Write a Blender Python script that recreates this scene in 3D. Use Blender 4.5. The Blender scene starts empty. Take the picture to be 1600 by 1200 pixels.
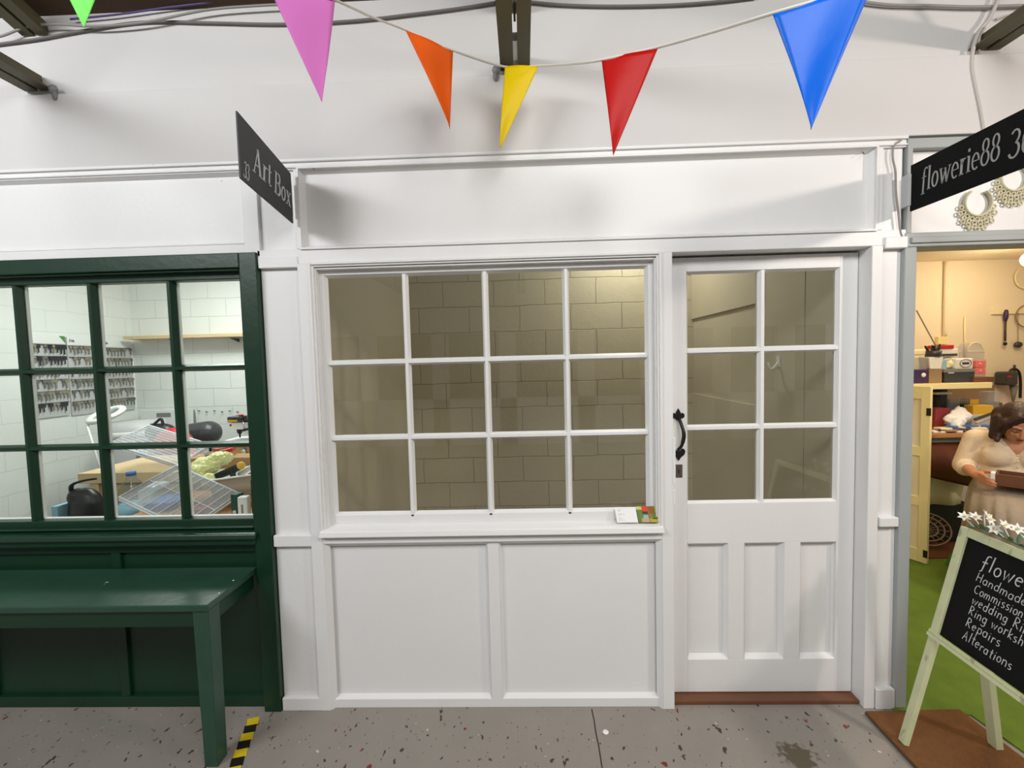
import bpy, bmesh, math, random
from mathutils import Vector, Matrix
random.seed(7)
R = math.radians
SC = bpy.context.scene
COL = SC.collection

# ------------------------------------------------------------------ camera
CAM = Vector((0, -1.93, 1.61)); FPX = 680.0
PIT, YAW, ROL = R(3.04), R(-1.55), R(1.44)
cp, sp, cy, sy, cr, sr = math.cos(PIT), math.sin(PIT), math.cos(YAW), math.sin(YAW), math.cos(ROL), math.sin(ROL)
fwd = Vector((sy*cp, cy*cp, -sp)); rt = Vector((cy, -sy, 0)); dn = fwd.cross(rt)
if dn.z > 0: dn = -dn
right = cr*rt + sr*dn; down = -sr*rt + cr*dn
cd = bpy.data.cameras.new('camera'); cam = bpy.data.objects.new('camera', cd); COL.objects.link(cam)
cd.sensor_fit = 'HORIZONTAL'; cd.sensor_width = 36; cd.lens = FPX/1600*36; cd.clip_start = 0.02
cam.matrix_world = Matrix(((right.x, -down.x, -fwd.x, CAM.x), (right.y, -down.y, -fwd.y, CAM.y), (right.z, -down.z, -fwd.z, CAM.z), (0, 0, 0, 1)))
SC.camera = cam
SC.view_settings.view_transform = 'Standard'; SC.view_settings.look = 'None'
SC.view_settings.exposure = 0.12; SC.view_settings.gamma = 1.0
SC.view_settings.use_curve_mapping = False

def ray(x, y): return (x-800)/FPX*right + (y-600)/FPX*down + fwd
def W(x, y, Y):  # point of the photo at depth Y
    d = ray(x, y); return CAM + d*((Y-CAM.y)/d.y)

# ------------------------------------------------------------------ world and lamps
w = bpy.data.worlds.new('world'); SC.world = w; w.use_nodes = True
w.node_tree.nodes['Background'].inputs[0].default_value = (0.95, 0.97, 1.0, 1)
w.node_tree.nodes['Background'].inputs[1].default_value = 0.33
def area(name, loc, target, size, energy, color, size_y=None):
    l = bpy.data.lights.new(name, 'AREA'); l.energy = energy; l.color = color; l.size = size
    if size_y: l.shape = 'RECTANGLE'; l.size_y = size_y
    o = bpy.data.objects.new(name, l); COL.objects.link(o); o.location = loc
    o.rotation_euler = (Vector(target)-Vector(loc)).to_track_quat('-Z', 'Y').to_euler(); return o
def point(name, loc, energy, color, r=0.06):
    l = bpy.data.lights.new(name, 'POINT'); l.energy = energy; l.color = color; l.shadow_soft_size = r
    o = bpy.data.objects.new(name, l); COL.objects.link(o); o.location = loc; return o
area('hall_strip_light', (-2.9, -2.7, 3.45), (-1.0, 0, 1.2), 1.8, 80, (0.97, 0.985, 1.0), 0.5)
area('hall_centre_light', (0.9, -2.7, 3.75), (0.3, -1.3, 0), 2.0, 135, (1.0, 0.985, 0.96), 1.8)
area('hall_warm_lamp', (3.1, -1.6, 2.66), (1.9, -0.6, 0.9), 0.16, 30, (1.0, 0.86, 0.76), 0.16)
area('locksmith_ceiling_light', (-3.0, 2.0, 2.95), (-3.1, 2.05, 0), 0.4, 56, (0.98, 1.0, 0.99), 1.5)
area('empty_unit_spill_fill', (0.9, 1.55, 2.85), (0.8, 1.75, 0), 0.3, 12, (1.0, 0.92, 0.76), 0.3)  # added to stand in for light spilling over the partition; no fitting here
point('jeweller_bulb_light', (3.97, 1.52, 2.20), 6.5, (1.0, 0.76, 0.50), 0.07)
area('jeweller_ceiling_light', (3.1, 0.75, 2.36), (3.1, 0.9, 0), 0.6, 16, (1.0, 0.77, 0.52), 0.8)

# ------------------------------------------------------------------ materials
def C8(r, g, b):
    f = lambda v: (v/255/12.92 if v <= 10 else ((v/255+0.055)/1.055)**2.4)
    return (f(r), f(g), f(b), 1)
def mat(name, col, rough=0.5, metal=0.0, var=0.06, scale=6.0, bump=0.0, bscale=60, spec=0.5, sheen=0, coat=0):
    m = bpy.data.materials.new(name); m.use_nodes = True
    nt = m.node_tree; b = nt.nodes['Principled BSDF']
    b.inputs['Roughness'].default_value = rough; b.inputs['Metallic'].default_value = metal
    b.inputs['Specular IOR Level'].default_value = spec
    if sheen: b.inputs['Sheen Weight'].default_value = sheen
    if coat: b.inputs['Coat Weight'].default_value = coat
    tc = nt.nodes.new('ShaderNodeTexCoord')
    n = nt.nodes.new('ShaderNodeTexNoise'); n.inputs['Scale'].default_value = scale; n.inputs['Detail'].default_value = 5
    nt.links.new(tc.outputs['Object'], n.inputs['Vector'])
    mx = nt.nodes.new('ShaderNodeMix'); mx.data_type = 'RGBA'
    mx.inputs[6].default_value = [c*(1-var) for c in col[:3]]+[1]; mx.inputs[7].default_value = [min(1, c*(1+var)) for c in col[:3]]+[1]
    nt.links.new(n.outputs['Fac'], mx.inputs[0]); nt.links.new(mx.outputs[2], b.inputs['Base Color'])
    if bump:
        n2 = nt.nodes.new('ShaderNodeTexNoise'); n2.inputs['Scale'].default_value = bscale; n2.inputs['Detail'].default_value = 4
        nt.links.new(tc.outputs['Object'], n2.inputs['Vector'])
        bp = nt.nodes.new('ShaderNodeBump'); bp.inputs['Strength'].default_value = bump; bp.inputs['Distance'].default_value = 0.01
        nt.links.new(n2.outputs['Fac'], bp.inputs['Height']); nt.links.new(bp.outputs[0], b.inputs['Normal'])
    return m
def glass_mat(name, tint=(1, 1, 1, 1), ior=1.5, rough=0.0, boost=1.0):
    m = bpy.data.materials.new(name); m.use_nodes = True; nt = m.node_tree
    for n in list(nt.nodes):
        if n.type != 'OUTPUT_MATERIAL': nt.nodes.remove(n)
    out = nt.nodes['Material Output']
    t = nt.nodes.new('ShaderNodeBsdfTransparent'); t.inputs[0].default_value = tint
    g = nt.nodes.new('ShaderNodeBsdfGlossy'); g.inputs['Roughness'].default_value = rough
    lw = nt.nodes.new('ShaderNodeLayerWeight'); lw.inputs[0].default_value = 0.5
    pw = nt.nodes.new('ShaderNodeMath'); pw.operation = 'POWER'; pw.inputs[1].default_value = 5
    f0 = ((ior-1)/(ior+1))**2
    fr = nt.nodes.new('ShaderNodeMath'); fr.operation = 'MULTIPLY_ADD'; fr.inputs[1].default_value = 1-f0; fr.inputs[2].default_value = f0
    nt.links.new(lw.outputs['Facing'], pw.inputs[0]); nt.links.new(pw.outputs[0], fr.inputs[0])
    mx = nt.nodes.new('ShaderNodeMixShader')
    nt.links.new(fr.outputs[0], mx.inputs[0]); nt.links.new(t.outputs[0], mx.inputs[1]); nt.links.new(g.outputs[0], mx.inputs[2])
    nt.links.new(mx.outputs[0], out.inputs[0]); return m
def emit_mat(name, col, s):
    m = bpy.data.materials.new(name); m.use_nodes = True; b = m.node_tree.nodes['Principled BSDF']
    b.inputs['Base Color'].default_value = col; b.inputs['Emission Color'].default_value = col; b.inputs['Emission Strength'].default_value = s
    return m
def speckle(m, col, scale, thr, soft=0.01, stretch=(1, 1, 1), detail=2.0):
    """worn chips and specks of another colour over a material"""
    nt = m.node_tree; b = nt.nodes['Principled BSDF']
    src = b.inputs['Base Color'].links[0].from_socket
    tc = nt.nodes.new('ShaderNodeTexCoord'); mp = nt.nodes.new('ShaderNodeMapping'); mp.inputs['Scale'].default_value = stretch
    mp.inputs['Location'].default_value = (scale*0.37, 1.3, 0.7*scale)
    n = nt.nodes.new('ShaderNodeTexNoise'); n.inputs['Scale'].default_value = scale; n.inputs['Detail'].default_value = detail
    nt.links.new(tc.outputs['Object'], mp.inputs[0]); nt.links.new(mp.outputs[0], n.inputs['Vector'])
    mr = nt.nodes.new('ShaderNodeMapRange'); mr.inputs[1].default_value = thr; mr.inputs[2].default_value = thr+soft
    nt.links.new(n.outputs['Fac'], mr.inputs[0])
    mx = nt.nodes.new('ShaderNodeMix'); mx.data_type = 'RGBA'; mx.inputs[7].default_value = col
    nt.links.new(src, mx.inputs[6]); nt.links.new(mr.outputs[0], mx.inputs[0]); nt.links.new(mx.outputs[2], b.inputs['Base Color'])
def block_mat(name, col, ax='X', off=(0.0, 0.0), bump=0.6, rough=0.6, line=0.9):
    m = mat(name, col, rough, var=0.05, scale=3); nt = m.node_tree; b = nt.nodes['Principled BSDF']
    tc = nt.nodes.new('ShaderNodeTexCoord'); sx = nt.nodes.new('ShaderNodeSeparateXYZ'); nt.links.new(tc.outputs['Object'], sx.inputs[0])
    cb = nt.nodes.new('ShaderNodeCombineXYZ'); nt.links.new(sx.outputs[ax], cb.inputs[0]); nt.links.new(sx.outputs['Z'], cb.inputs[1])
    ns = nt.nodes.new('ShaderNodeTexNoise'); ns.inputs['Scale'].default_value = 5; ns.inputs['Detail'].default_value = 3
    nt.links.new(cb.outputs[0], ns.inputs['Vector'])
    va = nt.nodes.new('ShaderNodeVectorMath'); va.operation = 'MULTIPLY_ADD'; va.inputs[1].default_value = (0.03, 0.022, 0)
    nt.links.new(ns.outputs['Color'], va.inputs[0])
    ad = nt.nodes.new('ShaderNodeVectorMath'); ad.inputs[1].default_value = (10*0.45-off[0]-0.015, 10*0.225-off[1]-0.011, 0)
    nt.links.new(cb.outputs[0], ad.inputs[0]); nt.links.new(ad.outputs[0], va.inputs[2])
    br = nt.nodes.new('ShaderNodeTexBrick'); br.inputs['Scale'].default_value = 1; br.inputs['Brick Width'].default_value = 0.45; br.inputs['Row Height'].default_value = 0.225
    br.inputs['Mortar Size'].default_value = 0.005; br.inputs['Mortar Smooth'].default_value = 0.5
    br.inputs['Color1'].default_value = (1, 1, 1, 1); br.inputs['Color2'].default_value = (0.8, 0.8, 0.8, 1); br.inputs['Mortar'].default_value = (0, 0, 0, 1)
    nt.links.new(va.outputs[0], br.inputs['Vector'])
    n2 = nt.nodes.new('ShaderNodeTexNoise'); n2.inputs['Scale'].default_value = 28; n2.inputs['Detail'].default_value = 4; nt.links.new(tc.outputs['Object'], n2.inputs['Vector'])
    mm = nt.nodes.new('ShaderNodeMath'); mm.operation = 'MULTIPLY_ADD'; mm.inputs[1].default_value = 0.25
    nt.links.new(n2.outputs['Fac'], mm.inputs[0]); nt.links.new(br.outputs['Color'], mm.inputs[2])
    bp = nt.nodes.new('ShaderNodeBump'); bp.inputs['Strength'].default_value = bump; bp.inputs['Distance'].default_value = 0.012
    nt.links.new(mm.outputs[0], bp.inputs['Height']); nt.links.new(bp.outputs[0], b.inputs['Normal'])
    src = b.inputs['Base Color'].links[0].from_socket
    mx = nt.nodes.new('ShaderNodeMix'); mx.data_type = 'RGBA'; mx.blend_type = 'MULTIPLY'; mx.inputs[7].default_value = (1-line*0.35,)*3+(1,)
    nt.links.new(src, mx.inputs[6]); nt.links.new(br.outputs['Fac'], mx.inputs[0]); nt.links.new(mx.outputs[2], b.inputs['Base Color'])
    return m

M = {}
M['white'] = mat('white_gloss_paint', (0.80, 0.80, 0.795, 1), 0.42, var=0.025, scale=4, bump=0.06, bscale=40)
speckle(M['white'], (0.45, 0.43, 0.40, 1), 30, 0.79, 0.02)
M['plaster'] = mat('white_wall_paint', (0.67, 0.66, 0.648, 1), 0.7, var=0.03, scale=2.5, bump=0.12, bscale=14)
M['greyframe'] = mat('pale_grey_paint', C8(160, 166, 165), 0.5, var=0.04)
M['green'] = mat('dark_green_paint', C8(12, 50, 30), 0.36, var=0.18, scale=9, bump=0.08, bscale=30)
M['greenbench'] = mat('dark_green_bench_paint', C8(40, 74, 58), 0.33, var=0.22, scale=7, bump=0.08, bscale=30)
speckle(M['greenbench'], (0.7, 0.7, 0.68, 1), 20, 0.755, 0.01, (0.7, 1, 1))
M['steel'] = mat('olive_brown_steel_paint', C8(84, 78, 52), 0.5, var=0.15, scale=14)
M['roof'] = mat('brown_roof_boards', C8(78, 58, 42), 0.8, var=0.35, scale=3, bump=0.4, bscale=12)
M['concrete'] = mat('painted_grey_concrete', C8(142, 136, 128), 0.6, var=0.12, scale=5, bump=0.15, bscale=25)
speckle(M['concrete'], C8(62, 54, 47), 22, 0.665, 0.02, (1.6, 0.9, 1), 3)
speckle(M['concrete'], C8(52, 44, 40), 60, 0.70, 0.015, (1.2, 0.8, 1), 2)
speckle(M['concrete'], C8(120, 40, 34), 17, 0.715, 0.015, (1.3, 1, 1), 3)
speckle(M['concrete'], C8(205, 200, 192), 31, 0.745, 0.015)
def blotch(m, c, r, col):
    nt = m.node_tree; b = nt.nodes['Principled BSDF']; src = b.inputs['Base Color'].links[0].from_socket
    tc = nt.nodes.new('ShaderNodeTexCoord'); d = nt.nodes.new('ShaderNodeVectorMath'); d.operation = 'DISTANCE'; d.inputs[1].default_value = c
    nt.links.new(tc.outputs['Object'], d.inputs[0])
    n = nt.nodes.new('ShaderNodeTexNoise'); n.inputs['Scale'].default_value = 38; n.inputs['Detail'].default_value = 5; nt.links.new(tc.outputs['Object'], n.inputs['Vector'])
    a = nt.nodes.new('ShaderNodeMath'); a.operation = 'MULTIPLY_ADD'; a.inputs[1].default_value = -0.6/r; nt.links.new(d.outputs['Value'], a.inputs[0]); nt.links.new(n.outputs['Fac'], a.inputs[2])
    mr = nt.nodes.new('ShaderNodeMapRange'); mr.inputs[1].default_value = 0.05; mr.inputs[2].default_value = 0.2; nt.links.new(a.outputs[0], mr.inputs[0])
    mx = nt.nodes.new('ShaderNodeMix'); mx.data_type = 'RGBA'; mx.inputs[7].default_value = col
    nt.links.new(src, mx.inputs[6]); nt.links.new(mr.outputs[0], mx.inputs[0]); nt.links.new(mx.outputs[2], b.inputs['Base Color'])
blotch(M['concrete'], (1.06, -0.24, 0.0), 0.10, C8(92, 84, 66))
M['grass'] = mat('green_artificial_turf', C8(108, 138, 40), 0.9, var=0.25, scale=9, bump=0.8, bscale=300)
M['coir'] = mat('brown_coir', C8(122, 80, 40), 0.95, var=0.2, scale=40, bump=0.9, bscale=260)
M['glass'] = glass_mat('window_glass', (0.90, 0.91, 0.88, 1), 1.75)
M['clearglass'] = glass_mat('clear_window_glass', (0.95, 0.97, 0.95, 1), 1.35)
M['blockB'] = block_mat('cream_painted_blockwork', C8(216, 209, 188), 'X', (-0.023, 2.095))
M['creamwall'] = mat('cream_flat_wall_paint', C8(208, 201, 182), 0.6, var=0.04, scale=3)
M['blockA'] = block_mat('white_painted_blockwork', C8(236, 240, 236), 'X', (-3.9, 2.254), bump=0.5, line=0.5)
M['blockAs'] = block_mat('white_painted_side_blockwork', C8(236, 240, 236), 'Y', (0.2, 2.254), bump=0.3, line=0.3)
M['warmwall'] = mat('warm_white_wall_paint', C8(240, 228, 206), 0.7, var=0.03, scale=3, bump=0.15, bscale=12)
M['brownwood'] = mat('brown_stained_wood', C8(108, 68, 42), 0.5, var=0.2, scale=12)
M['brownfloor'] = mat('brown_wood_floor', C8(150, 112, 76), 0.5, var=0.15)
M['pine'] = mat('pale_pine_wood', C8(216, 190, 146), 0.55, var=0.12, scale=10)
M['pinedark'] = mat('orange_brown_wood', C8(178, 128, 74), 0.5, var=0.15, scale=9)
M['cream'] = mat('cream_yellow_paint', C8(244, 232, 172), 0.45, var=0.05)
M['creampanel'] = mat('pale_cream_panel', C8(242, 232, 196), 0.5, var=0.04)
M['signL'] = mat('charcoal_board', C8(56, 58, 58), 0.6, var=0.06)
M['signR'] = mat('black_board', C8(9, 9, 10), 0.8, var=0.1, spec=0.2)
M['signtxtL'] = mat('pale_grey_lettering', C8(190, 194, 194), 0.6, var=0.15, scale=50)
M['signtxtR'] = mat('silver_grey_lettering', C8(158, 158, 156), 0.6, var=0.15, scale=50)
M['chalkboard'] = mat('chalkboard_black', C8(13, 13, 14), 0.8, var=0.15, spec=0.2)
M['chalk'] = mat('white_chalk', C8(206, 206, 204), 0.9, var=0.25, scale=120)
M['easel'] = mat('pale_green_wood', C8(206, 210, 168), 0.55, var=0.1, scale=14)
speckle(M['easel'], C8(166, 164, 130), 26, 0.62, 0.06, (1, 1, 0.3))
M['iron'] = mat('black_iron', (0.012, 0.011, 0.011, 1), 0.45, 0.3)
M['lockmetal'] = mat('dull_bronze_metal', C8(112, 104, 96), 0.4, 0.6)
M['cable'] = mat('grey_cable', C8(150, 148, 144), 0.6)
M['whitecable'] = mat('painted_white_cable', C8(196, 190, 184), 0.6)
M['darkcable'] = mat('dark_cable', C8(112, 108, 104), 0.6)
M['purplecable'] = mat('purple_cable', C8(86, 66, 130), 0.5)
def satin(name, c, rough=0.33, spec=0.14): return mat(name, c, rough, var=0.05, scale=5, bump=0.16, bscale=16, spec=spec)
M['f_green'] = satin('lime_green_satin', C8(120, 238, 96)); M['f_pink'] = satin('pink_satin', C8(208, 116, 188), 0.45)
M['f_orange'] = satin('orange_satin', C8(236, 96, 20), 0.45); M['f_yellow'] = satin('yellow_satin', C8(232, 200, 16), 0.4)
M['f_red'] = satin('red_satin', C8(180, 16, 14), 0.4); M['f_blue'] = satin('blue_satin', C8(0, 98, 214), 0.34, 0.2)
M['ribbon'] = mat('white_ribbon', C8(226, 222, 214), 0.6)
M['tapeY'] = mat('yellow_tape', C8(214, 190, 30), 0.5); M['tapeB'] = mat('black_tape', C8(26, 24, 22), 0.5)
M['paper'] = mat('white_paper', C8(240, 240, 240), 0.7, var=0.02); M['ink'] = mat('grey_ink', C8(120, 120, 124), 0.8)
M['black'] = mat('black_plastic', C8(24, 24, 26), 0.4); M['dark'] = mat('dark_grey_plastic', C8(58, 60, 62), 0.4)
M['grey'] = mat('grey_plastic', C8(128, 130, 130), 0.45); M['ltgrey'] = mat('light_grey_plastic', C8(196, 198, 198), 0.45)
M['whitep'] = mat('white_plastic', C8(238, 240, 238), 0.4, var=0.02); M['redp'] = mat('red_plastic', C8(196, 24, 30), 0.45)
M['bluep'] = mat('blue_plastic', C8(60, 104, 176), 0.45); M['metal'] = mat('brushed_metal', C8(190, 190, 188), 0.3, 0.9)
M['brass'] = mat('aged_brass_keys', C8(150, 142, 122), 0.4, 0.5); M['keygrey'] = mat('dull_steel_keys', C8(116, 114, 108), 0.4, 0.5)
M['clearp'] = glass_mat('clear_plastic', (0.86, 0.88, 0.90, 1), 1.55, 0.12)
M['frost'] = glass_mat('frosted_clear_plastic', (0.84, 0.86, 0.88, 1), 1.6, 0.15)
_nt = M['frost'].node_tree; _o = _nt.nodes['Material Output']; _src = _o.inputs[0].links[0].from_socket
_d = _nt.nodes.new('ShaderNodeBsdfDiffuse'); _d.inputs[0].default_value = (0.85, 0.87, 0.9, 1); _m = _nt.nodes.new('ShaderNodeMixShader'); _m.inputs[0].default_value = 0.16
_nt.links.new(_src, _m.inputs[1]); _nt.links.new(_d.outputs[0], _m.inputs[2]); _nt.links.new(_m.outputs[0], _o.inputs[0])
M['clearribs'] = mat('frosted_plastic_ribs', C8(214, 218, 222), 0.35)
M['bagyellow'] = mat('pale_yellow_plastic_bag', C8(236, 236, 164), 0.25, var=0.12, bump=0.9, bscale=45)
M['card'] = mat('brown_cardboard', C8(176, 140, 98), 0.8); M['greenbox'] = mat('dark_green_carton', C8(24, 74, 58), 0.5)
M['skin'] = mat('skin', C8(196, 138, 104), 0.5, var=0.05, scale=20); M['hair'] = mat('dark_brown_hair', C8(46, 24, 16), 0.5, var=0.4, scale=30, bump=0.5, bscale=60)
M['knit'] = mat('cream_knit', C8(236, 216, 186), 0.85, var=0.05, scale=30, bump=0.5, bscale=160)
M['tulle'] = mat('taupe_tulle', C8(156, 144, 128), 0.8, var=0.12, scale=14, bump=0.4, bscale=40)
M['leather'] = mat('dark_brown_leather', C8(92, 46, 26), 0.4, var=0.25, scale=6)
M['decor'] = mat('cream_ornament', C8(212, 206, 172), 0.5); M['plum'] = mat('plum_card', C8(62, 40, 92), 0.5)
M['pinkp'] = mat('pink_drawers', C8(236, 120, 116), 0.4); M['dustyred'] = mat('dusty_red_case', C8(168, 72, 76), 0.5)
M['leaf'] = mat('dusty_green_leaf', C8(88, 116, 84), 0.6); M['petal'] = mat('white_petal', C8(240, 238, 228), 0.6)
M['yellowp'] = mat('yellow_card', C8(232, 186, 60), 0.5); M['bulb'] = emit_mat('lit_bulb', (1.0, 0.80, 0.50, 1), 26)
M['lampglow'] = emit_mat('glowing_ring', (1.0, 0.97, 0.92, 1), 1.6)
M['wicker'] = mat('grey_brown_wicker', C8(150, 126, 100), 0.7); M['bluegrey'] = mat('pale_blue_card', C8(150, 196, 214), 0.5)
M['bgreen'] = mat('leaf_green_plastic', C8(70, 150, 60), 0.5)

# ------------------------------------------------------------------ mesh tools
class MB:
    def __init__(s): s.v = []; s.f = []; s.smooth = []
    def add(s, vs, fs, smooth=False):
        o = len(s.v); s.v += [Vector(p) for p in vs]; s.f += [tuple(i+o for i in f) for f in fs]; s.smooth += [smooth]*len(fs); return s
    def box(s, x0, x1, y0, y1, z0, z1, mtx=None):
        vs = [Vector((x, y, z)) for x in (x0, x1) for y in (y0, y1) for z in (z0, z1)]
        if mtx is not None: vs = [mtx @ p for p in vs]
        return s.add(vs, [(0, 1, 3, 2), (4, 6, 7, 5), (0, 4, 5, 1), (2, 3, 7, 6), (0, 2, 6, 4), (1, 5, 7, 3)])
    def hexa(s, bot, top):
        return s.add(list(bot)+list(top), [(3, 2, 1, 0), (4, 5, 6, 7), (0, 1, 5, 4), (1, 2, 6, 5), (2, 3, 7, 6), (3, 0, 4, 7)])
    def prism(s, pts, ext):
        n = len(pts); e = Vector(ext); vs = [Vector(p) for p in pts]+[Vector(p)+e for p in pts]
        return s.add(vs, [tuple(range(n-1, -1, -1)), tuple(range(n, 2*n))]+[(i, (i+1) % n, n+(i+1) % n, n+i) for i in range(n)])
    def tube(s, pts, r, n=8, close=False, flat=None):
        pts = [Vector(p) for p in pts]; k = len(pts); rs = r if isinstance(r, (list, tuple)) else [r]*k
        vs = []; prev = None
        for i, p in enumerate(pts):
            t = (pts[min(i+1, k-1)]-pts[max(i-1, 0)]) if not close else (pts[(i+1) % k]-pts[i-1])
            t.normalize()
            if prev is None:
                a = Vector((0, 0, 1)) if abs(t.z) < 0.9 else Vector((1, 0, 0)); u = t.cross(a).normalized()
            else:
                u = (prev - t*prev.dot(t)).normalized()
            prev = u; b = t.cross(u)
            for j in range(n):
                an = 2*math.pi*j/n; vs.append(p+u*math.cos(an)*rs[i]+b*math.sin(an)*rs[i]*(flat or 1))
        fs = []
        for i in range(k-1 if not close else k):
            i2 = (i+1) % k
            for j in range(n): fs.append((i*n+j, i*n+(j+1) % n, i2*n+(j+1) % n, i2*n+j))
        if not close: fs += [tuple(range(n-1, -1, -1)), tuple((k-1)*n+j for j in range(n))]
        return s.add(vs, fs, True)
    def lathe(s, prof, c, n=24, axis='Z', mtx=None):
        vs = []; k = len(prof)
        for (r, h) in prof:
            for j in range(n):
                a = 2*math.pi*j/n; p = Vector((r*math.cos(a), r*math.sin(a), h))
                if axis == 'Y': p = Vector((p.x, p.z, p.y))
                if axis == 'X': p = Vector((p.z, p.x, p.y))
                if mtx is not None: p = mtx @ p
                vs.append(p+Vector(c))
        fs = [(i*n+j, i*n+(j+1) % n, (i+1)*n+(j+1) % n, (i+1)*n+j) for i in range(k-1) for j in range(n)]
        fs += [tuple(range(n-1, -1, -1)), tuple((k-1)*n+j for j in range(n))]
        return s.add(vs, fs, True)
    def ell(s, c, r, n=14, mtx=None):
        if not isinstance(r, (tuple, list)): r = (r, r, r)
        vs = []; m = n//2
        for i in range(m+1):
            th = math.pi*i/m
            for j in range(n):
                ph = 2*math.pi*j/n; p = Vector((r[0]*math.sin(th)*math.cos(ph), r[1]*math.sin(th)*math.sin(ph), r[2]*math.cos(th)))
                if mtx is not None: p = mtx @ p
                vs.append(p+Vector(c))
        return s.add(vs, [(i*n+j, (i+1)*n+j, (i+1)*n+(j+1) % n, i*n+(j+1) % n) for i in range(m) for j in range(n)], True)
    def cap(s, p0, p1, r0, r1, n=14):
        p0 = Vector(p0); p1 = Vector(p1); d = (p1-p0); L = d.length; d.normalize()
        pts = []; rs = []
        for i in range(5): a = math.pi/2*i/4; pts.append(p0-d*r0*math.cos(a)); rs.append(max(r0*math.sin(a), 1e-4))
        for i in range(5): a = math.pi/2*i/4; pts.append(p1+d*r1*math.sin(a)); rs.append(max(r1*math.cos(a), 1e-4))
        return s.tube(pts, rs, n)
    def sheet(s, fn, nu, nv, th=0.0):
        vs = [Vector(fn(i/nu, j/nv)) for i in range(nu+1) for j in range(nv+1)]; q = nv+1
        fs = [(i*q+j, (i+1)*q+j, (i+1)*q+j+1, i*q+j+1) for i in range(nu) for j in range(nv)]
        return s.add(vs, fs, True)
    def bars(s, x0, x1, z0, z1, w, y0, y1):   # rectangular frame of four bars (outer rect, bar width w)
        s.box(x0, x0+w, y0, y1, z0, z1); s.box(x1-w, x1, y0, y1, z0, z1)
        s.box(x0+w, x1-w, y0, y1, z1-w, z1); s.box(x0+w, x1-w, y0, y1, z0, z0+w); return s
    def mould(s, x0, x1, z0, z1, w, yf, yb):   # sloped moulding from outer rectangle (front) to inner rectangle (back)
        o = [(x0, yf, z0), (x1, yf, z0), (x1, yf, z1), (x0, yf, z1)]; i = [(x0+w, yb, z0+w), (x1-w, yb, z0+w), (x1-w, yb, z1-w), (x0+w, yb, z1-w)]
        e = 0.004; ob = [(x, yb+e, z) for x, y, z in o]
        for k in range(4):
            l = (k+1) % 4; s.add([o[k], o[l], i[l], i[k]], [(0, 1, 2, 3)]); 
        return s
    def build(s, name, m, parent=None, bevel=0, thick=0, subd=0, seg=2, loc=None, remesh=0, smooth_it=0, disp=0):
        me = bpy.data.meshes.new(name)
        off = Vector((0, 0, 0))
        if parent is not None:
            p = parent
            while p is not None: off += p.location; p = p.parent
        elif loc is not None: off = Vector(loc)
        me.from_pydata([tuple(v-off) for v in s.v], [], s.f)
        bm = bmesh.new(); bm.from_mesh(me); bmesh.ops.recalc_face_normals(bm, faces=bm.faces) if not thick and not remesh else None
        bm.to_mesh(me); bm.free()
        for p, sm in zip(me.polygons, s.smooth): p.use_smooth = sm
        o = bpy.data.objects.new(name, me); COL.objects.link(o)
        if m is not None: me.materials.append(m)
        if parent is not None: o.parent = parent
        elif loc is not None: o.location = loc
        if remesh:
            md = o.modifiers.new('r', 'REMESH'); md.mode = 'VOXEL'; md.voxel_size = remesh; md.use_smooth_shade = True
            if smooth_it:
                sm = o.modifiers.new('s', 'SMOOTH'); sm.iterations = smooth_it; sm.factor = 0.5
            dg = bpy.context.evaluated_depsgraph_get(); dg.update()
            nm = bpy.data.meshes.new_from_object(o.evaluated_get(dg)); o.modifiers.clear(); o.data = nm; nm.name = name
            if not nm.materials: nm.materials.append(m)
            for p in nm.polygons: p.use_smooth = True
        if thick:
            md = o.modifiers.new('t', 'SOLIDIFY'); md.thickness = thick; md.offset = 0
        if bevel:
            md = o.modifiers.new('b', 'BEVEL'); md.width = bevel; md.segments = seg; md.limit_method = 'ANGLE'; md.angle_limit = R(40)
        if subd:
            md = o.modifiers.new('ss', 'SUBSURF'); md.levels = subd; md.render_levels = subd
        return o
def tag(o, label, cat, group=None, kind=None):
    o['label'] = label; o['category'] = cat
    if group: o['group'] = group
    if kind: o['kind'] = kind
    return o
def thing(name, label, cat, loc, group=None, kind=None):
    o = bpy.data.objects.new(name, None); COL.objects.link(o); o.location = loc; o.empty_display_size = 0.1
    return tag(o, label, cat, group, kind)
def st(o, label, cat): return tag(o, label, cat, None, 'structure')
def plabel(o, s): o['label'] = s; return o
def bx(*a): return MB().box(*a)
def rotz(a, c=(0, 0, 0)): c = Vector(c); return Matrix.Translation(c) @ Matrix.Rotation(a, 4, 'Z') @ Matrix.Translation(-c)
def bez(pts, n=10):   # Catmull-Rom through points
    P = [Vector(p) for p in pts]; P = [2*P[0]-P[1]]+P+[2*P[-1]-P[-2]]; out = []
    for i in range(1, len(P)-2):
        for k in range(n):
            t = k/n; a, b, c, d = P[i-1:i+3]
            out.append(0.5*((2*b)+(c-a)*t+(2*a-5*b+4*c-d)*t*t+(3*b-a-3*c+d)*t**3))
    out.append(P[-2]); return out

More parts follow.
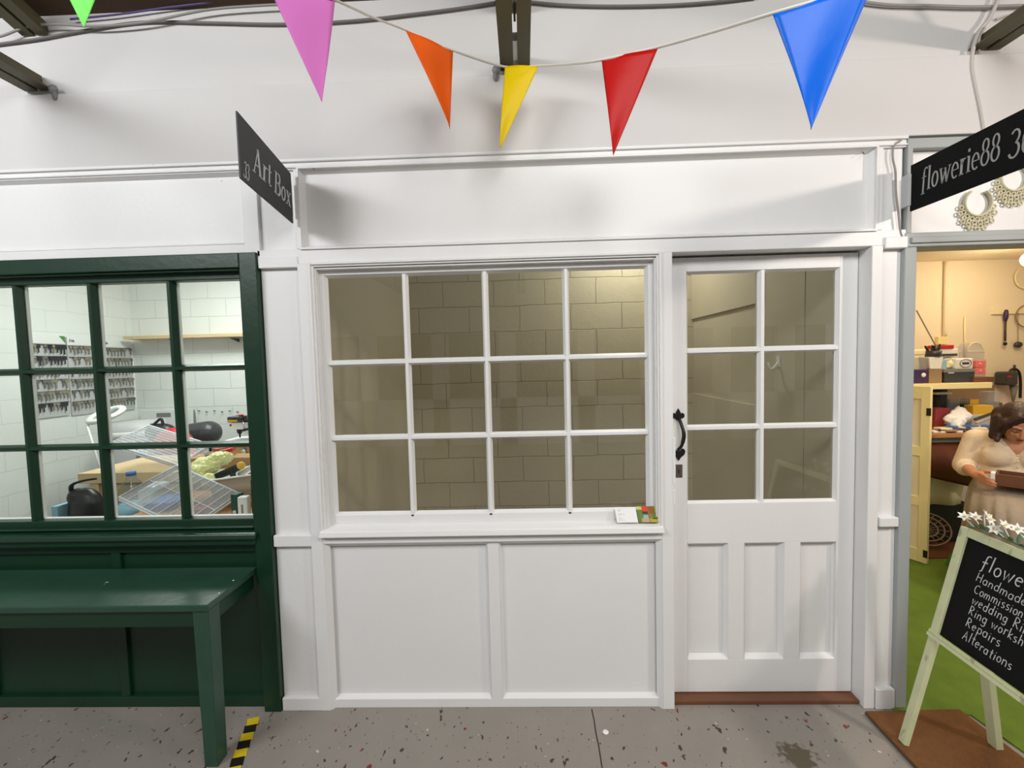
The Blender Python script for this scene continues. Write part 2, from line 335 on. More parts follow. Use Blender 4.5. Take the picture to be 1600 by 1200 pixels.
# ------------------------------------------------------------------ lettering
def arc(cx, cy, rx, ry, a0, a1, n=10): return [(cx+rx*math.cos(R(a0+(a1-a0)*i/n)), cy+ry*math.sin(R(a0+(a1-a0)*i/n))) for i in range(n+1)]
TH, TN = 0.15, 0.055
SER = {  # serif sign letters: (width, [(polyline, stroke width)])
 'A': (0.84, [([(0.1, 0), (0.38, 1)], TN), ([(0.36, 1), (0.66, 0)], TH), ([(0.2, 0.34), (0.56, 0.34)], TN), ([(-0.02, 0.02), (0.22, 0.02)], TN), ([(0.5, 0.02), (0.82, 0.02)], TN)]),
 'r': (0.46, [([(0.14, 0), (0.14, 0.64)], TH), ([(0.16, 0.42), (0.26, 0.6), (0.38, 0.6)], 0.09), ([(0, 0.02), (0.3, 0.02)], TN), ([(0, 0.62), (0.14, 0.62)], TN)]),
 't': (0.42, [([(0.16, 0.1), (0.16, 0.86)], 0.13), ([(0.16, 0.1), (0.24, 0.03), (0.38, 0.08)], 0.07), ([(0, 0.62), (0.36, 0.62)], TN)]),
 'B': (0.78, [([(0.16, 0), (0.16, 1)], TH), ([(0, 0.975), (0.4, 0.975)], TN), ([(0, 0.025), (0.42, 0.025)], TN), ([(0.16, 0.53), (0.42, 0.53)], TN), (arc(0.4, 0.755, 0.2, 0.22, 85, -85), 0.13), (arc(0.42, 0.275, 0.25, 0.25, 88, -88), 0.14)]),
 'o': (0.62, [(arc(0.28, 0.32, 0.2, 0.3, 0, 360, 20), 0.11)]),
 'x': (0.62, [([(0.1, 0.62), (0.46, 0.02)], 0.13), ([(0.46, 0.62), (0.1, 0.02)], TN), ([(0, 0.62), (0.24, 0.62)], TN), ([(0.36, 0.62), (0.56, 0.62)], TN), ([(0, 0.02), (0.2, 0.02)], TN), ([(0.34, 0.02), (0.6, 0.02)], TN)]),
 '3': (0.6, [(arc(0.24, 0.74, 0.2, 0.22, 150, -70), 0.09), (arc(0.24, 0.27, 0.24, 0.26, 80, -160), 0.1)]),
 '6': (0.62, [(arc(0.28, 0.3, 0.22, 0.28, 0, 360, 18), 0.09), (arc(0.5, 0.42, 0.44, 0.56, 178, 95), 0.1)]),
 '8': (0.6, [(arc(0.28, 0.75, 0.17, 0.22, 0, 360, 18), 0.09), (arc(0.28, 0.27, 0.22, 0.26, 0, 360, 18), 0.1)]),
 'f': (0.46, [([(0.16, -0.1), (0.18, 0.8)], 0.11), (arc(0.32, 0.8, 0.14, 0.17, 180, 40), 0.08), ([(0.02, 0.6), (0.36, 0.6)], TN), ([(0.02, -0.1), (0.3, -0.1)], TN)]),
 'l': (0.32, [([(0.14, 0), (0.14, 1)], 0.12), ([(0.02, 0.02), (0.28, 0.02)], TN), ([(0.02, 0.98), (0.14, 0.98)], TN)]),
 'w': (0.84, [([(0.06, 0.62), (0.24, 0.0)], 0.11), ([(0.24, 0.0), (0.4, 0.58)], TN), ([(0.38, 0.6), (0.54, 0.0)], 0.11), ([(0.54, 0), (0.72, 0.62)], TN), ([(-0.02, 0.62), (0.18, 0.62)], TN), ([(0.62, 0.62), (0.8, 0.62)], TN)]),
 'e': (0.56, [(arc(0.26, 0.31, 0.2, 0.3, 0, 310, 18), 0.09), ([(0.08, 0.33), (0.46, 0.33)], TN)]),
 'i': (0.32, [([(0.14, 0), (0.14, 0.62)], 0.12), ([(0.02, 0.02), (0.28, 0.02)], TN), ([(0.02, 0.62), (0.14, 0.62)], TN), ([(0.13, 0.78), (0.13, 0.9)], 0.12)]),
 ' ': (0.34, [])}
HND = {  # hand-drawn chalk letters, one stroke width
 'H': (0.62, [[(0.06, 0), (0.06, 1)], [(0.5, 0), (0.5, 1)], [(0.06, 0.5), (0.5, 0.5)]]), 'C': (0.62, [arc(0.36, 0.5, 0.3, 0.48, 50, 310, 12)]),
 'R': (0.6, [[(0.08, 0), (0.08, 1)], arc(0.12, 0.74, 0.32, 0.25, 90, -90), [(0.14, 0.48), (0.5, 0)]]), 'A': (0.62, [[(0.04, 0), (0.28, 1), (0.54, 0)], [(0.14, 0.38), (0.44, 0.38)]]),
 'J': (0.6, [[(0.1, 1), (0.5, 1)], [(0.34, 1), (0.34, 0.2)], arc(0.18, 0.18, 0.16, 0.18, 0, -150)]),
 'a': (0.52, [arc(0.22, 0.28, 0.18, 0.27, 30, 330, 12), [(0.4, 0.56), (0.4, 0.0)]]), 'b': (0.5, [[(0.08, 1), (0.08, 0)], arc(0.24, 0.28, 0.17, 0.27, 180, -180, 12)]),
 'c': (0.46, [arc(0.24, 0.28, 0.18, 0.27, 50, 310, 10)]), 'd': (0.52, [arc(0.22, 0.28, 0.18, 0.27, 30, 330, 12), [(0.4, 1), (0.4, 0)]]),
 'e': (0.48, [[(0.06, 0.3), (0.4, 0.34)], arc(0.23, 0.28, 0.18, 0.27, 15, 310, 12)]), 'f': (0.44, [arc(0.36, 0.8, 0.16, 0.2, 60, 180, 8)+[(0.16, -0.1), (0.04, -0.16)], [(0.02, 0.48), (0.36, 0.52)]]),
 'g': (0.5, [arc(0.22, 0.28, 0.17, 0.26, 30, 330, 12), [(0.4, 0.55), (0.4, -0.15)], arc(0.22, -0.16, 0.18, 0.16, 0, -150, 8)]), 'h': (0.5, [[(0.08, 1), (0.08, 0)], arc(0.24, 0.3, 0.16, 0.26, 180, 0, 8)+[(0.4, 0)]]),
 'i': (0.24, [[(0.1, 0.55), (0.1, 0)], [(0.1, 0.75), (0.11, 0.8)]]), 'k': (0.46, [[(0.08, 1), (0.08, 0)], [(0.38, 0.55), (0.1, 0.26), (0.4, 0)]]), 'l': (0.24, [[(0.12, 1), (0.1, 0)]]),
 'm': (0.74, [[(0.06, 0.55), (0.06, 0)], arc(0.2, 0.32, 0.13, 0.23, 180, 0, 8)+[(0.33, 0)], arc(0.48, 0.32, 0.14, 0.23, 180, 0, 8)+[(0.62, 0)]]), 'n': (0.5, [[(0.06, 0.55), (0.06, 0)], arc(0.23, 0.3, 0.16, 0.25, 180, 0, 8)+[(0.39, 0)]]),
 'o': (0.48, [arc(0.23, 0.28, 0.18, 0.27, 0, 360, 14)]), 'p': (0.5, [[(0.08, 0.55), (0.08, -0.32)], arc(0.24, 0.28, 0.17, 0.27, 180, -180, 12)]), 'r': (0.38, [[(0.08, 0.55), (0.08, 0)], arc(0.24, 0.32, 0.15, 0.22, 180, 50, 6)]),
 's': (0.42, [arc(0.22, 0.42, 0.14, 0.13, 50, 250, 8)+arc(0.2, 0.14, 0.15, 0.14, 80, -130, 8)]), 't': (0.38, [[(0.18, 0.9), (0.18, 0.05), (0.3, 0)], [(0.04, 0.6), (0.34, 0.6)]]),
 'w': (0.66, [[(0.04, 0.55), (0.16, 0), (0.3, 0.48), (0.42, 0), (0.58, 0.55)]]), 'y': (0.5, [[(0.06, 0.55), (0.22, 0.08)], [(0.42, 0.55), (0.12, -0.3)]]),
 'S': (0.56, [arc(0.28, 0.74, 0.2, 0.24, 50, 260, 10)+arc(0.26, 0.26, 0.22, 0.25, 80, -140, 10)]), 'Y': (0.56, [[(0.04, 1), (0.26, 0.5), (0.48, 1)], [(0.26, 0.5), (0.26, 0)]]), 'L': (0.5, [[(0.08, 1), (0.08, 0), (0.44, 0)]]),
 'V': (0.58, [[(0.04, 1), (0.27, 0), (0.5, 1)]]), 'N': (0.62, [[(0.08, 0), (0.08, 1), (0.5, 0), (0.5, 1)]]), 'I': (0.24, [[(0.12, 0), (0.12, 1)]]), 'M': (0.72, [[(0.06, 0), (0.1, 1), (0.34, 0.2), (0.58, 1), (0.62, 0)]]),
 '8': (0.5, [arc(0.22, 0.76, 0.15, 0.22, 0, 360, 12), arc(0.22, 0.27, 0.19, 0.26, 0, 360, 12)]), ' ': (0.36, [])}
def ribbon(mb, pts, w, O, U, V, Nn, d):
    """flat stroke with thickness d on plane O + x U + y V (Nn faces the viewer)"""
    P = [Vector(p) for p in pts]; k = len(P); L = []; Rr = []
    for i in range(k):
        t = (P[min(i+1, k-1)]-P[max(i-1, 0)]).normalized(); n = Vector((-t.y, t.x))
        L.append(P[i]+n*w/2); Rr.append(P[i]-n*w/2)
    to = lambda q, h: O+U*q.x+V*q.y+Nn*h
    vs = []
    for i in range(k): vs += [to(L[i], 0), to(Rr[i], 0), to(L[i], d), to(Rr[i], d)]
    fs = []
    for i in range(k-1):
        a = 4*i; b = a+4; fs += [(a+2, a+3, b+3, b+2), (a, a+2, b+2, b), (a+1, b+1, b+3, a+3)]
    fs += [(0, 1, 3, 2), (4*(k-1), 4*(k-1)+2, 4*(k-1)+3, 4*(k-1)+1)]
    mb.add(vs, fs)
def write(mb, text, O, U, V, h, font='S', d=0.0012, wid=1.0, stroke=0.1, slant=0.0, jit=0.0, track=0.0):
    O = Vector(O); U = Vector(U).normalized(); V = Vector(V).normalized(); Nn = U.cross(V); x = 0
    F = SER if font == 'S' else HND
    for ch in text:
        g = F[ch]; jy = random.uniform(-jit, jit); js = 1+random.uniform(-jit, jit)
        for st_ in g[1]:
            pl, sw = st_ if font == 'S' else (st_, stroke)
            pts = [((x+(px+py*slant)*wid*js)*h, (py*js+jy)*h) for px, py in pl]
            ribbon(mb, pts, sw*h*(wid if font == 'S' else 1), O, U, V, Nn, d)
        x += (g[0]+track)*wid
    return x*h

# ================================================================== STRUCTURE
# floor of the hall with a long crack
fl = MB(); fl.box(-7, 7, -7, 0.10, -0.1, 0)
st(fl.build('floor', M['concrete']), 'worn grey painted concrete floor with dark and red chips', 'floor')
ck = MB(); cp_ = [(0.277, -0.0), (0.278, -0.06), (0.275, -0.13), (0.276, -0.20), (0.273, -0.28), (0.274, -0.42), (0.270, -0.7)]
for (x, y), (x2, y2) in zip(cp_, cp_[1:]): ck.add([(x-0.0025, y, 0.0008), (x+0.0025, y, 0.0008), (x2+0.0025, y2, 0.0008), (x2-0.0025, y2, 0.0008)], [(0, 1, 2, 3)])
st(ck.build('trim_1', M['black']), 'thin dark joint running across the grey concrete floor', 'floor joint')
gum = MB().lathe([(0.0001, 0.0003), (0.013, 0.0003), (0.012, 0.0022), (0.0001, 0.0026)], (0.318, -0.125, 0), 16)
tag(gum.build('paint_drop', M['paper'], loc=(0.318, -0.125, 0)), 'round white spot on the grey floor right of the joint', 'spot')
# upper wall
up = MB(); up.box(-3.6, 4.6, 0.0, 0.12, 2.515, 2.835); up.box(-3.6, 4.6, 0.025, 0.12, 2.835, 3.3)
st(up.build('wall_front', M['plaster'], bevel=0.004), 'white painted upper wall above the shopfronts', 'wall')
# fascia rails, posts and pilasters of the white shopfronts
f = MB()
f.box(-3.6, 1.645, 0.006, 0.08, 2.472, 2.511)                     # top rail
f.box(-3.6, -1.225, 0.006, 0.08, 2.12, 2.16)                       # rail over green window
f.box(-3.6, -3.2, 0.006, 0.08, 2.16, 2.472)
f.box(-1.225, -1.155, 0.0, 0.08, 2.10, 2.472)                     # stile left panel
f.box(-1.17, 1.645, 0.0, 0.08, 2.062, 2.128)                       # head rail
f.box(-0.99, -0.968, 0.0, 0.08, 2.128, 2.472); f.box(1.515, 1.545, 0.0, 0.08, 2.128, 2.472)
f.box(-0.99, -0.935, -0.006, 0.08, 0.0, 2.062)                     # post left of window
f.box(0.603, 0.655, -0.004, 0.13, 0.0, 2.062)                      # post between window and door
f.box(1.502, 1.548, -0.004, 0.13, 0.0, 2.062)                      # jamb right of door
f.box(-3.6, -3.2, 0.0, 0.08, 0.0, 2.12)
f.box(0.655, 1.502, 0.113, 0.13, 2.02, 2.10); f.box(0.655, 1.502, 0.0805, 0.1125, 2.064, 2.12)
# pilaster boards
f.box(-1.166, -0.99, 0.016, 0.08, 0.0, 2.472); f.box(1.545, 1.638, 0.016, 0.08, 0, 2.472)
st(f.build('trim_2', M['white'], bevel=0.003), 'white painted rails and posts framing the middle shopfront', 'trim')
t = MB()
for (z0, z1) in ((2.047, 2.096), (0.784, 0.838), (0.0, 0.062)): t.box(-1.164, -0.986, -0.006, 0.016, z0, z1)
for (z0, z1) in ((2.048, 2.097), (0.838, 0.880), (0.0, 0.094)): t.box(1.552, 1.646 if z0 > 1 else 1.634, -0.010, 0.016, z0, z1)
st(t.build('trim_3', M['white'], bevel=0.004), 'small white cross blocks on the two pilasters', 'trim')
# fascia panels with sloped mouldings
p = MB(); p.box(-0.968, 1.515, 0.026, 0.06, 2.128, 2.472); p.mould(-0.968, 1.515, 2.128, 2.476, 0.018, -0.002, 0.026)
p.bars(-0.972, 1.519, 2.124, 2.480, 0.008, -0.008, 0.004)
p.box(-3.2, -1.225, 0.026, 0.06, 2.16, 2.472); p.mould(-3.2, -1.225, 2.16, 2.472, 0.012, 0.006, 0.026)
st(p.build('trim_4', M['white']), 'long white recessed fascia panels below the upper wall', 'fascia')
cl = MB(); cl.box(-3.6, 1.645, -0.004, 0.01, 2.503, 2.517); cl.box(-3.6, 1.645, -0.001, 0.01, 2.478, 2.486)
st(cl.build('trim_5', M['white'], bevel=0.003), 'narrow white moulding along the top of the fascia', 'trim')
# low panel under the white window
lp = MB(); lp.box(-0.935, 0.603, 0.034, 0.08, 0, 0.80)
lp.box(-0.184, -0.131, 0.012, 0.04, 0.04, 0.80); lp.box(-0.935, 0.603, 0.012, 0.04, 0.0, 0.042)
for x0, x1 in ((-0.935, -0.184), (-0.131, 0.603)): lp.mould(x0, x1, 0.042, 0.80, 0.012, 0.012, 0.034)
lp.box(-0.935, 0.603, -0.004, 0.05, 0.795, 0.832)
lp.mould(-0.935, 0.603, -0.02, 0.797, 0.022, -0.002, 0.02)
st(lp.build('trim_6', M['white'], bevel=0.002), 'pair of white boarded panels below the white window', 'panelling')

# ---------------- window_2 : white window with twelve panes
w2 = thing('window_2', 'white window of twelve panes in the middle shopfront', 'window', (-0.17, 0.0, 0.832), None, 'structure')
fr = MB(); X0, X1, Z0, Z1 = -0.887, 0.547, 0.922, 2.005
fr.bars(-0.940, 0.607, 0.832, 2.066, 0.012, -0.014, 0.0)            # outer bead
fr.bars(-0.932, 0.600, 0.842, 2.060, 0.014, -0.006, 0.05)
fr.bars(-0.920, 0.588, 0.856, 2.044, 0.008, 0.004, 0.06)
fr.build('window_frame', M['white'], w2, bevel=0.003)
sl = MB(); sl.hexa([(-0.945, -0.03, 0.832), (0.609, -0.03, 0.832), (0.609, 0.08, 0.832), (-0.945, 0.08, 0.832)], [(-0.94, -0.022, 0.858), (0.605, -0.022, 0.858), (0.605, 0.08, 0.880), (-0.94, 0.08, 0.880)])
sl.build('window_sill', M['white'], w2, bevel=0.004)
def bar_v(mb, xc, z0, z1, wf, wb, yf, yb): mb.hexa([(xc-wf/2, yf, z0), (xc+wf/2, yf, z0), (xc+wb/2, yb, z0), (xc-wb/2, yb, z0)], [(xc-wf/2, yf, z1), (xc+wf/2, yf, z1), (xc+wb/2, yb, z1), (xc-wb/2, yb, z1)])
def bar_h(mb, zc, x0, x1, wf, wb, yf, yb): mb.hexa([(x0, yf, zc-wf/2), (x0, yb, zc-wb/2), (x0, yb, zc+wb/2), (x0, yf, zc+wf/2)], [(x1, yf, zc-wf/2), (x1, yb, zc-wb/2), (x1, yb, zc+wb/2), (x1, yf, zc+wf/2)])
sa = MB(); sa.box(-0.912, -0.892, 0.034, 0.075, 0.860, 2.036); sa.box(0.560, 0.580, 0.034, 0.075, 0.860, 2.036); sa.box(-0.892, 0.560, 0.034, 0.075, 2.016, 2.036)
sa.mould(-0.893, 0.561, 0.912, 2.018, 0.012, 0.034, 0.056)
sa.box(-0.892, 0.560, 0.034, 0.075, 0.860, 0.914)
sa.build('sash', M['white'], w2, bevel=0.002)
gb = MB()
for x in (-0.528, -0.165, 0.198): bar_v(gb, x, 0.905, 2.012, 0.012, 0.030, 0.034, 0.058); gb.box(x-0.012, x+0.012, 0.058, 0.072, 0.905, 2.012)
for z in (1.618, 1.271): bar_h(gb, z, -0.89, 0.555, 0.012, 0.030, 0.035, 0.058); gb.box(-0.89, 0.555, 0.058, 0.071, z-0.012, z+0.012)
gb.build('glazing_bars', M['white'], w2)
bx(-0.895, 0.558, 0.060, 0.064, 0.9, 2.014).build('glazing', M['glass'], w2)

# ---------------- window_1 : dark green window
w1 = thing('window_1', 'dark green window of the locksmith shop', 'window', (-2.15, 0.0, 0.80), None, 'structure')
g = MB(); GL = -3.11
g.box(-1.247, -1.168, -0.012, 0.09, 0.0, 2.118)
g.box(GL-0.09, GL-0.02, -0.012, 0.09, 0.0, 2.118)
g.box(GL-0.02, -1.247, -0.012, 0.09, 2.052, 2.118)
g.bars(GL-0.02, -1.247, 0.87, 2.052, 0.010, 0.0, 0.06)
g.build('window_frame', M['green'], w1, bevel=0.004)
s2 = MB(); s2.box(GL-0.02, -1.247, 0.03, 0.085, 2.012, 2.052); s2.box(GL-0.02, -1.247, 0.03, 0.085, 0.868, 0.908)
s2.box(-1.259, -1.247, 0.03, 0.085, 0.9, 2.02); s2.box(GL-0.02, GL, 0.03, 0.085, 0.9, 2.02)
s2.build('sash', M['green'], w1, bevel=0.004)
s3 = MB(); s3.hexa([(GL-0.04, -0.035, 0.832), (-1.23, -0.035, 0.832), (-1.23, 0.05, 0.832), (GL-0.04, 0.05, 0.832)], [(GL-0.04, -0.028, 0.856), (-1.23, -0.028, 0.856), (-1.23, 0.05, 0.874), (GL-0.04, 0.05, 0.874)])
s3.box(GL-0.03, -1.24, -0.018, 0.05, 0.800, 0.832)
s3.build('window_sill', M['green'], w1, bevel=0.005)
gb = MB()
for x in (-1.611, -1.984, -2.337, -2.70): bar_v(gb, x, 0.9, 2.02, 0.014, 0.034, 0.034, 0.058); gb.box(x-0.014, x+0.014, 0.058, 0.08, 0.9, 2.02)
for z in (1.615, 1.254): bar_h(gb, z, GL-0.01, -1.25, 0.014, 0.032, 0.035, 0.058); gb.box(GL-0.01, -1.25, 0.058, 0.079, z-0.013, z+0.013)
gb.build('glazing_bars', M['green'], w1)
ed = MB()                                                        # pale putty lines beside the bars
for x in (-1.611, -1.984, -2.337, -2.70): ed.box(x+0.014, x+0.019, 0.066, 0.079, 0.905, 2.012)
ed.box(GL, -1.259, 0.066, 0.082, 0.905, 0.912)
plabel(ed.build('putty', M['white'], w1), 'thin white unpainted putty edge')
bx(GL, -1.255, 0.061, 0.065, 0.9, 2.015).build('glazing', M['clearglass'], w1)
gp = MB(); gp.box(GL-0.02, -1.247, 0.04, 0.09, 0, 0.80)
for x in (-1.941, -2.60): gp.box(x-0.022, x+0.022, 0.024, 0.045, 0.05, 0.80)
gp.box(GL-0.02, -1.247, 0.02, 0.045, 0.0, 0.052); gp.box(GL-0.02, -1.247, 0.02, 0.045, 0.755, 0.80)
st(gp.build('trim_7', M['green'], bevel=0.003), 'dark green panelling below the green window', 'panelling')

# ---------------- door_1 : white half glazed door
d1 = thing('door_1', 'white half glazed door with six panes and black handle', 'door', (1.08, 0.07, 0.022), None, 'structure')
dl = MB(); Y0, Y1 = 0.070, 0.112
DX0, DX1, DZ0, DZ1 = 0.66, 1.499, 0.024, 2.052
dl.box(DX0, 0.742, Y0, Y1, DZ0, DZ1); dl.box(1.421, DX1, Y0, Y1, DZ0, DZ1)
dl.box(0.742, 1.421, Y0, Y1, 1.990, DZ1); dl.box(0.742, 1.421, Y0, Y1, 0.741, 0.930); dl.box(0.742, 1.421, Y0, Y1, DZ0, 0.183)
dl.box(0.930, 1.004, Y0, Y1, 0.183, 0.741); dl.box(1.186, 1.260, Y0, Y1, 0.183, 0.741)
dl.box(0.742, 1.421, 0.096, 0.106, 0.183, 0.741)
for a, b in ((0.742, 0.930), (1.004, 1.186), (1.260, 1.441)):
    dl.mould(a, min(b, 1.43), 0.183, 0.741, 0.016, 0.070, 0.095)
dl.mould(0.742, 1.421, 0.930, 1.990, 0.010, 0.070, 0.088)
dl.build('door_leaf', M['white'], d1, bevel=0.0015)
gb = MB(); bar_v(gb, 1.083, 0.930, 1.990, 0.014, 0.034, 0.072, 0.090); gb.box(1.068, 1.098, 0.09, 0.108, 0.93, 1.99)
for z in (1.633, 1.280): bar_h(gb, z, 0.742, 1.421, 0.014, 0.030, 0.073, 0.090); gb.box(0.742, 1.421, 0.09, 0.107, z-0.012, z+0.012)
gb.build('glazing_bars', M['white'], d1)
bx(0.742, 1.421, 0.092, 0.096, 0.930, 1.990).build('glazing', M['glass'], d1)
# black iron pull handle
hx, hz = 0.702, 1.335
def plate(mb, pts, y0, y1): mb.prism([(x, y0, z) for x, z in pts], (0, y1-y0, 0))
h = MB()
fle = [(0, 0.040), (0.010, 0.022), (0.012, 0.016), (0.020, 0.019), (0.027, 0.013), (0.028, 0.002), (0.022, -0.005), (0.014, -0.005), (0.009, -0.014)]
fle = [(x, z) for x, z in fle]+[(-x, z) for x, z in reversed(fle[1:])]
plate(h, [(hx+x, hz+z) for x, z in fle], 0.063, 0.0705)
hea = [(0, -0.052), (0.013, -0.034), (0.026, -0.024), (0.031, -0.010), (0.026, 0.002), (0.016, 0.004), (0.008, -0.006), (-0.008, -0.006), (-0.016, -0.003), (-0.022, -0.012), (-0.020, -0.028), (-0.012, -0.034)]
plate(h, [(hx+x, hz-0.150+z) for x, z in hea], 0.063, 0.0705)
h.tube(bez([(hx, 0.062, hz-0.005), (hx+0.004, 0.040, hz-0.03), (hx+0.011, 0.028, hz-0.075), (hx+0.006, 0.040, hz-0.125), (hx-0.003, 0.062, hz-0.150)], 6), [0.006]+[0.0075]*10+[0.0085]*6+[0.007]*8, 10)
plabel(h.build('door_handle', M['iron'], d1, bevel=0.0012), 'black wrought iron pull handle')
lk = MB(); lk.box(0.690, 0.720, 0.066, 0.071, 1.055, 1.115)
lo = plabel(lk.build('lock_plate', M['lockmetal'], d1, bevel=0.001), 'dull metal lock plate with a keyhole')
kh = MB(); kh.box(0.7005, 0.7045, 0.0652, 0.0665, 1.073, 1.088); kh.lathe([(0.0001, 0.0652), (0.0035, 0.0652), (0.0035, 0.0665), (0.0001, 0.0665)], (0.7025, 0, 1.089), 12, 'Y')
kh.build('keyhole', M['black'], lo)
hg = MB(); hg.box(0.652, 0.664, -0.007, 0.074, 1.045, 1.255); hg.box(0.652, 0.663, -0.006, 0.074, 0.955, 1.02)
hg.build('lock_strip', M['white'], d1, bevel=0.002)
st(bx(0.655, 1.502, 0.02, 0.16, 0.0, 0.020).build('trim_8', M['brownwood'], bevel=0.004), 'brown wooden door threshold', 'threshold')

# ---------------- grey frame of the jeweller's shop
gf = MB(); gf.box(1.638, 1.689, -0.004, 0.12, 0.0, 2.052)
gf.box(1.638, 4.6, -0.004, 0.10, 2.052, 2.112); gf.box(1.645, 4.6, 0.0, 0.10, 2.462, 2.506); gf.box(1.645, 1.668, 0.0, 0.10, 2.11, 2.47)
gf.box(1.660, 4.6, -0.012, 0.0, 2.066, 2.092)
gf.box(3.9, 3.98, -0.004, 0.12, 0, 2.052)
st(gf.build('trim_9', M['greyframe'], bevel=0.004), 'pale grey painted frame round the open jewellery shop', 'door frame')
st(bx(1.668, 4.6, 0.03, 0.08, 2.11, 2.47).build('trim_10', M['white']), 'white fascia panel above the open jewellery shop', 'fascia')

# ---------------- unit interiors
st(bx(-1.06, -1.02, 0.09, 1.99, 0, 3.2).build('wall_left', M['creamwall']), 'smooth cream side wall inside the empty unit', 'wall')
st(bx(-1.10, 1.56, 1.95, 2.05, 0, 3.2).build('wall_back', M['blockB']), 'cream painted block wall at the back of the empty unit', 'wall')
rw = MB(); rw.box(1.50, 1.54, 0.13, 1.99, 0, 3.2); rw.box(1.482, 1.50, 0.84, 1.95, 1.935, 3.2); rw.box(1.490, 1.50, 0.84, 1.95, 0.0, 1.283)
rw.box(1.497, 1.50, 0.434, 0.436, 0, 2.4)
st(rw.build('wall_right', M['creamwall'], bevel=0.002), 'cream boarded side wall inside the empty unit', 'wall')
st(bx(-1.02, 1.50, 0.10, 1.95, -0.1, 0).build('floor', M['brownwood']), 'brown floor inside the empty unit', 'floor')
hk = thing('coat_hook', 'small white hook on the wall seen through the door glass', 'hook', (1.497, 0.67, 1.53))
hh = MB(); hh.box(1.494, 1.4995, 0.655, 0.685, 1.535, 1.60); hh.tube(bez([(1.494, 0.67, 1.56), (1.475, 0.67, 1.535), (1.45, 0.67, 1.525), (1.437, 0.67, 1.56)], 6), 0.007, 8)
o = hh.build('hook_arm', M['whitep'], hk)
# locksmith's room
st(bx(-4.98, -4.90, 0.09, 3.5, 0, 3.05).build('wall_left', M['blockAs']), 'white side wall of the locksmith shop behind the key boards', 'wall')
st(bx(-4.98, -1.06, 3.43, 3.53, 0, 3.05).build('wall_back', M['blockA']), 'white painted block wall at the back of the locksmith shop', 'wall')
st(bx(-1.12, -1.06, 0.09, 3.53, 0, 3.05).build('wall_right', M['blockAs']), 'white side wall on the right of the locksmith shop', 'wall')
st(bx(-4.98, -3.12, 0.02, 0.09, 0, 3.05).build('wall_front', M['white']), 'white wall left of the green window', 'wall')
st(bx(-5.0, -1.06, 0.10, 3.55, -0.1, 0).build('floor', M['concrete']), 'grey floor inside the locksmith shop', 'floor')
st(bx(-5.0, -1.06, 0.10, 3.55, 3.05, 3.1).build('ceiling', M['white']), 'white ceiling of the locksmith shop', 'ceiling')
# jeweller's room
st(bx(1.56, 1.62, 0.13, 2.25, 0, 2.6).build('wall_left', M['warmwall']), 'white left wall of the jewellery shop', 'wall')
st(bx(1.56, 5.6, 2.25, 2.35, 0, 2.6).build('wall_back', M['warmwall']), 'warm lit white wall at the back of the jewellery shop', 'wall')
st(bx(5.5, 5.6, 0.1, 2.25, 0, 2.6).build('wall_right', M['warmwall']), 'white right wall of the jewellery shop', 'wall')
st(bx(1.56, 5.6, 0.09, 2.35, 2.43, 2.5).build('ceiling', M['warmwall']), 'low tan ceiling of the jewellery shop', 'ceiling')
st(bx(1.62, 5.5, 0.10, 2.25, -0.1, 0).build('floor', M['brownfloor']), 'floor under the turf in the jewellery shop', 'floor')
turf = MB(); turf.prism([(1.62, -0.045, 0.0005), (1.93, -0.045, 0.0005), (2.02, -0.75, 0.0005), (5.4, -0.75, 0.0005), (5.4, 1.42, 0.0005), (1.70, 1.42, 0.0005), (1.70, 0.06, 0.0005), (1.62, 0.06, 0.0005)], (0, 0, 0.007))
tag(turf.build('artificial_grass', M['grass']), 'green artificial grass carpet at the jewellery shop entrance', 'artificial grass', None, 'stuff')

# ---------------- roof over the hall
SL = math.tan(R(15))
rf = MB(); rf.prism([(-6, 0.12, 3.19-0.12*SL), (-6, -6.5, 3.19+6.5*SL), (-6, -6.5, 3.27+6.5*SL), (-6, 0.12, 3.27-0.12*SL)], (12, 0, 0))
st(rf.build('ceiling', M['roof']), 'dark brown boarded roof above the hall', 'roof')
# opposite shopfronts behind the viewer (seen as reflections in the glass)
op = MB(); op.box(-6, 6, -6.4, -6.3, 2.25, 4.8); op.box(-6, 6, -6.32, -6.27, 2.15, 2.27)
for x in (-5.6, -4.2, -3.0, -1.6, -0.3, 1.2, 2.4, 3.8, 5.0): op.box(x-0.16, x+0.16, -6.4, -6.3, 0, 2.2)
op.box(-6, 6, -6.4, -6.3, 0, 0.9)
st(op.build('wall_back', M['plaster']), 'white shopfront wall across the hall', 'wall')
st(bx(-6, 6, -6.75, -6.7, 0, 2.3).build('wall_back', M['dark']), 'dark shop interiors across the hall', 'wall')

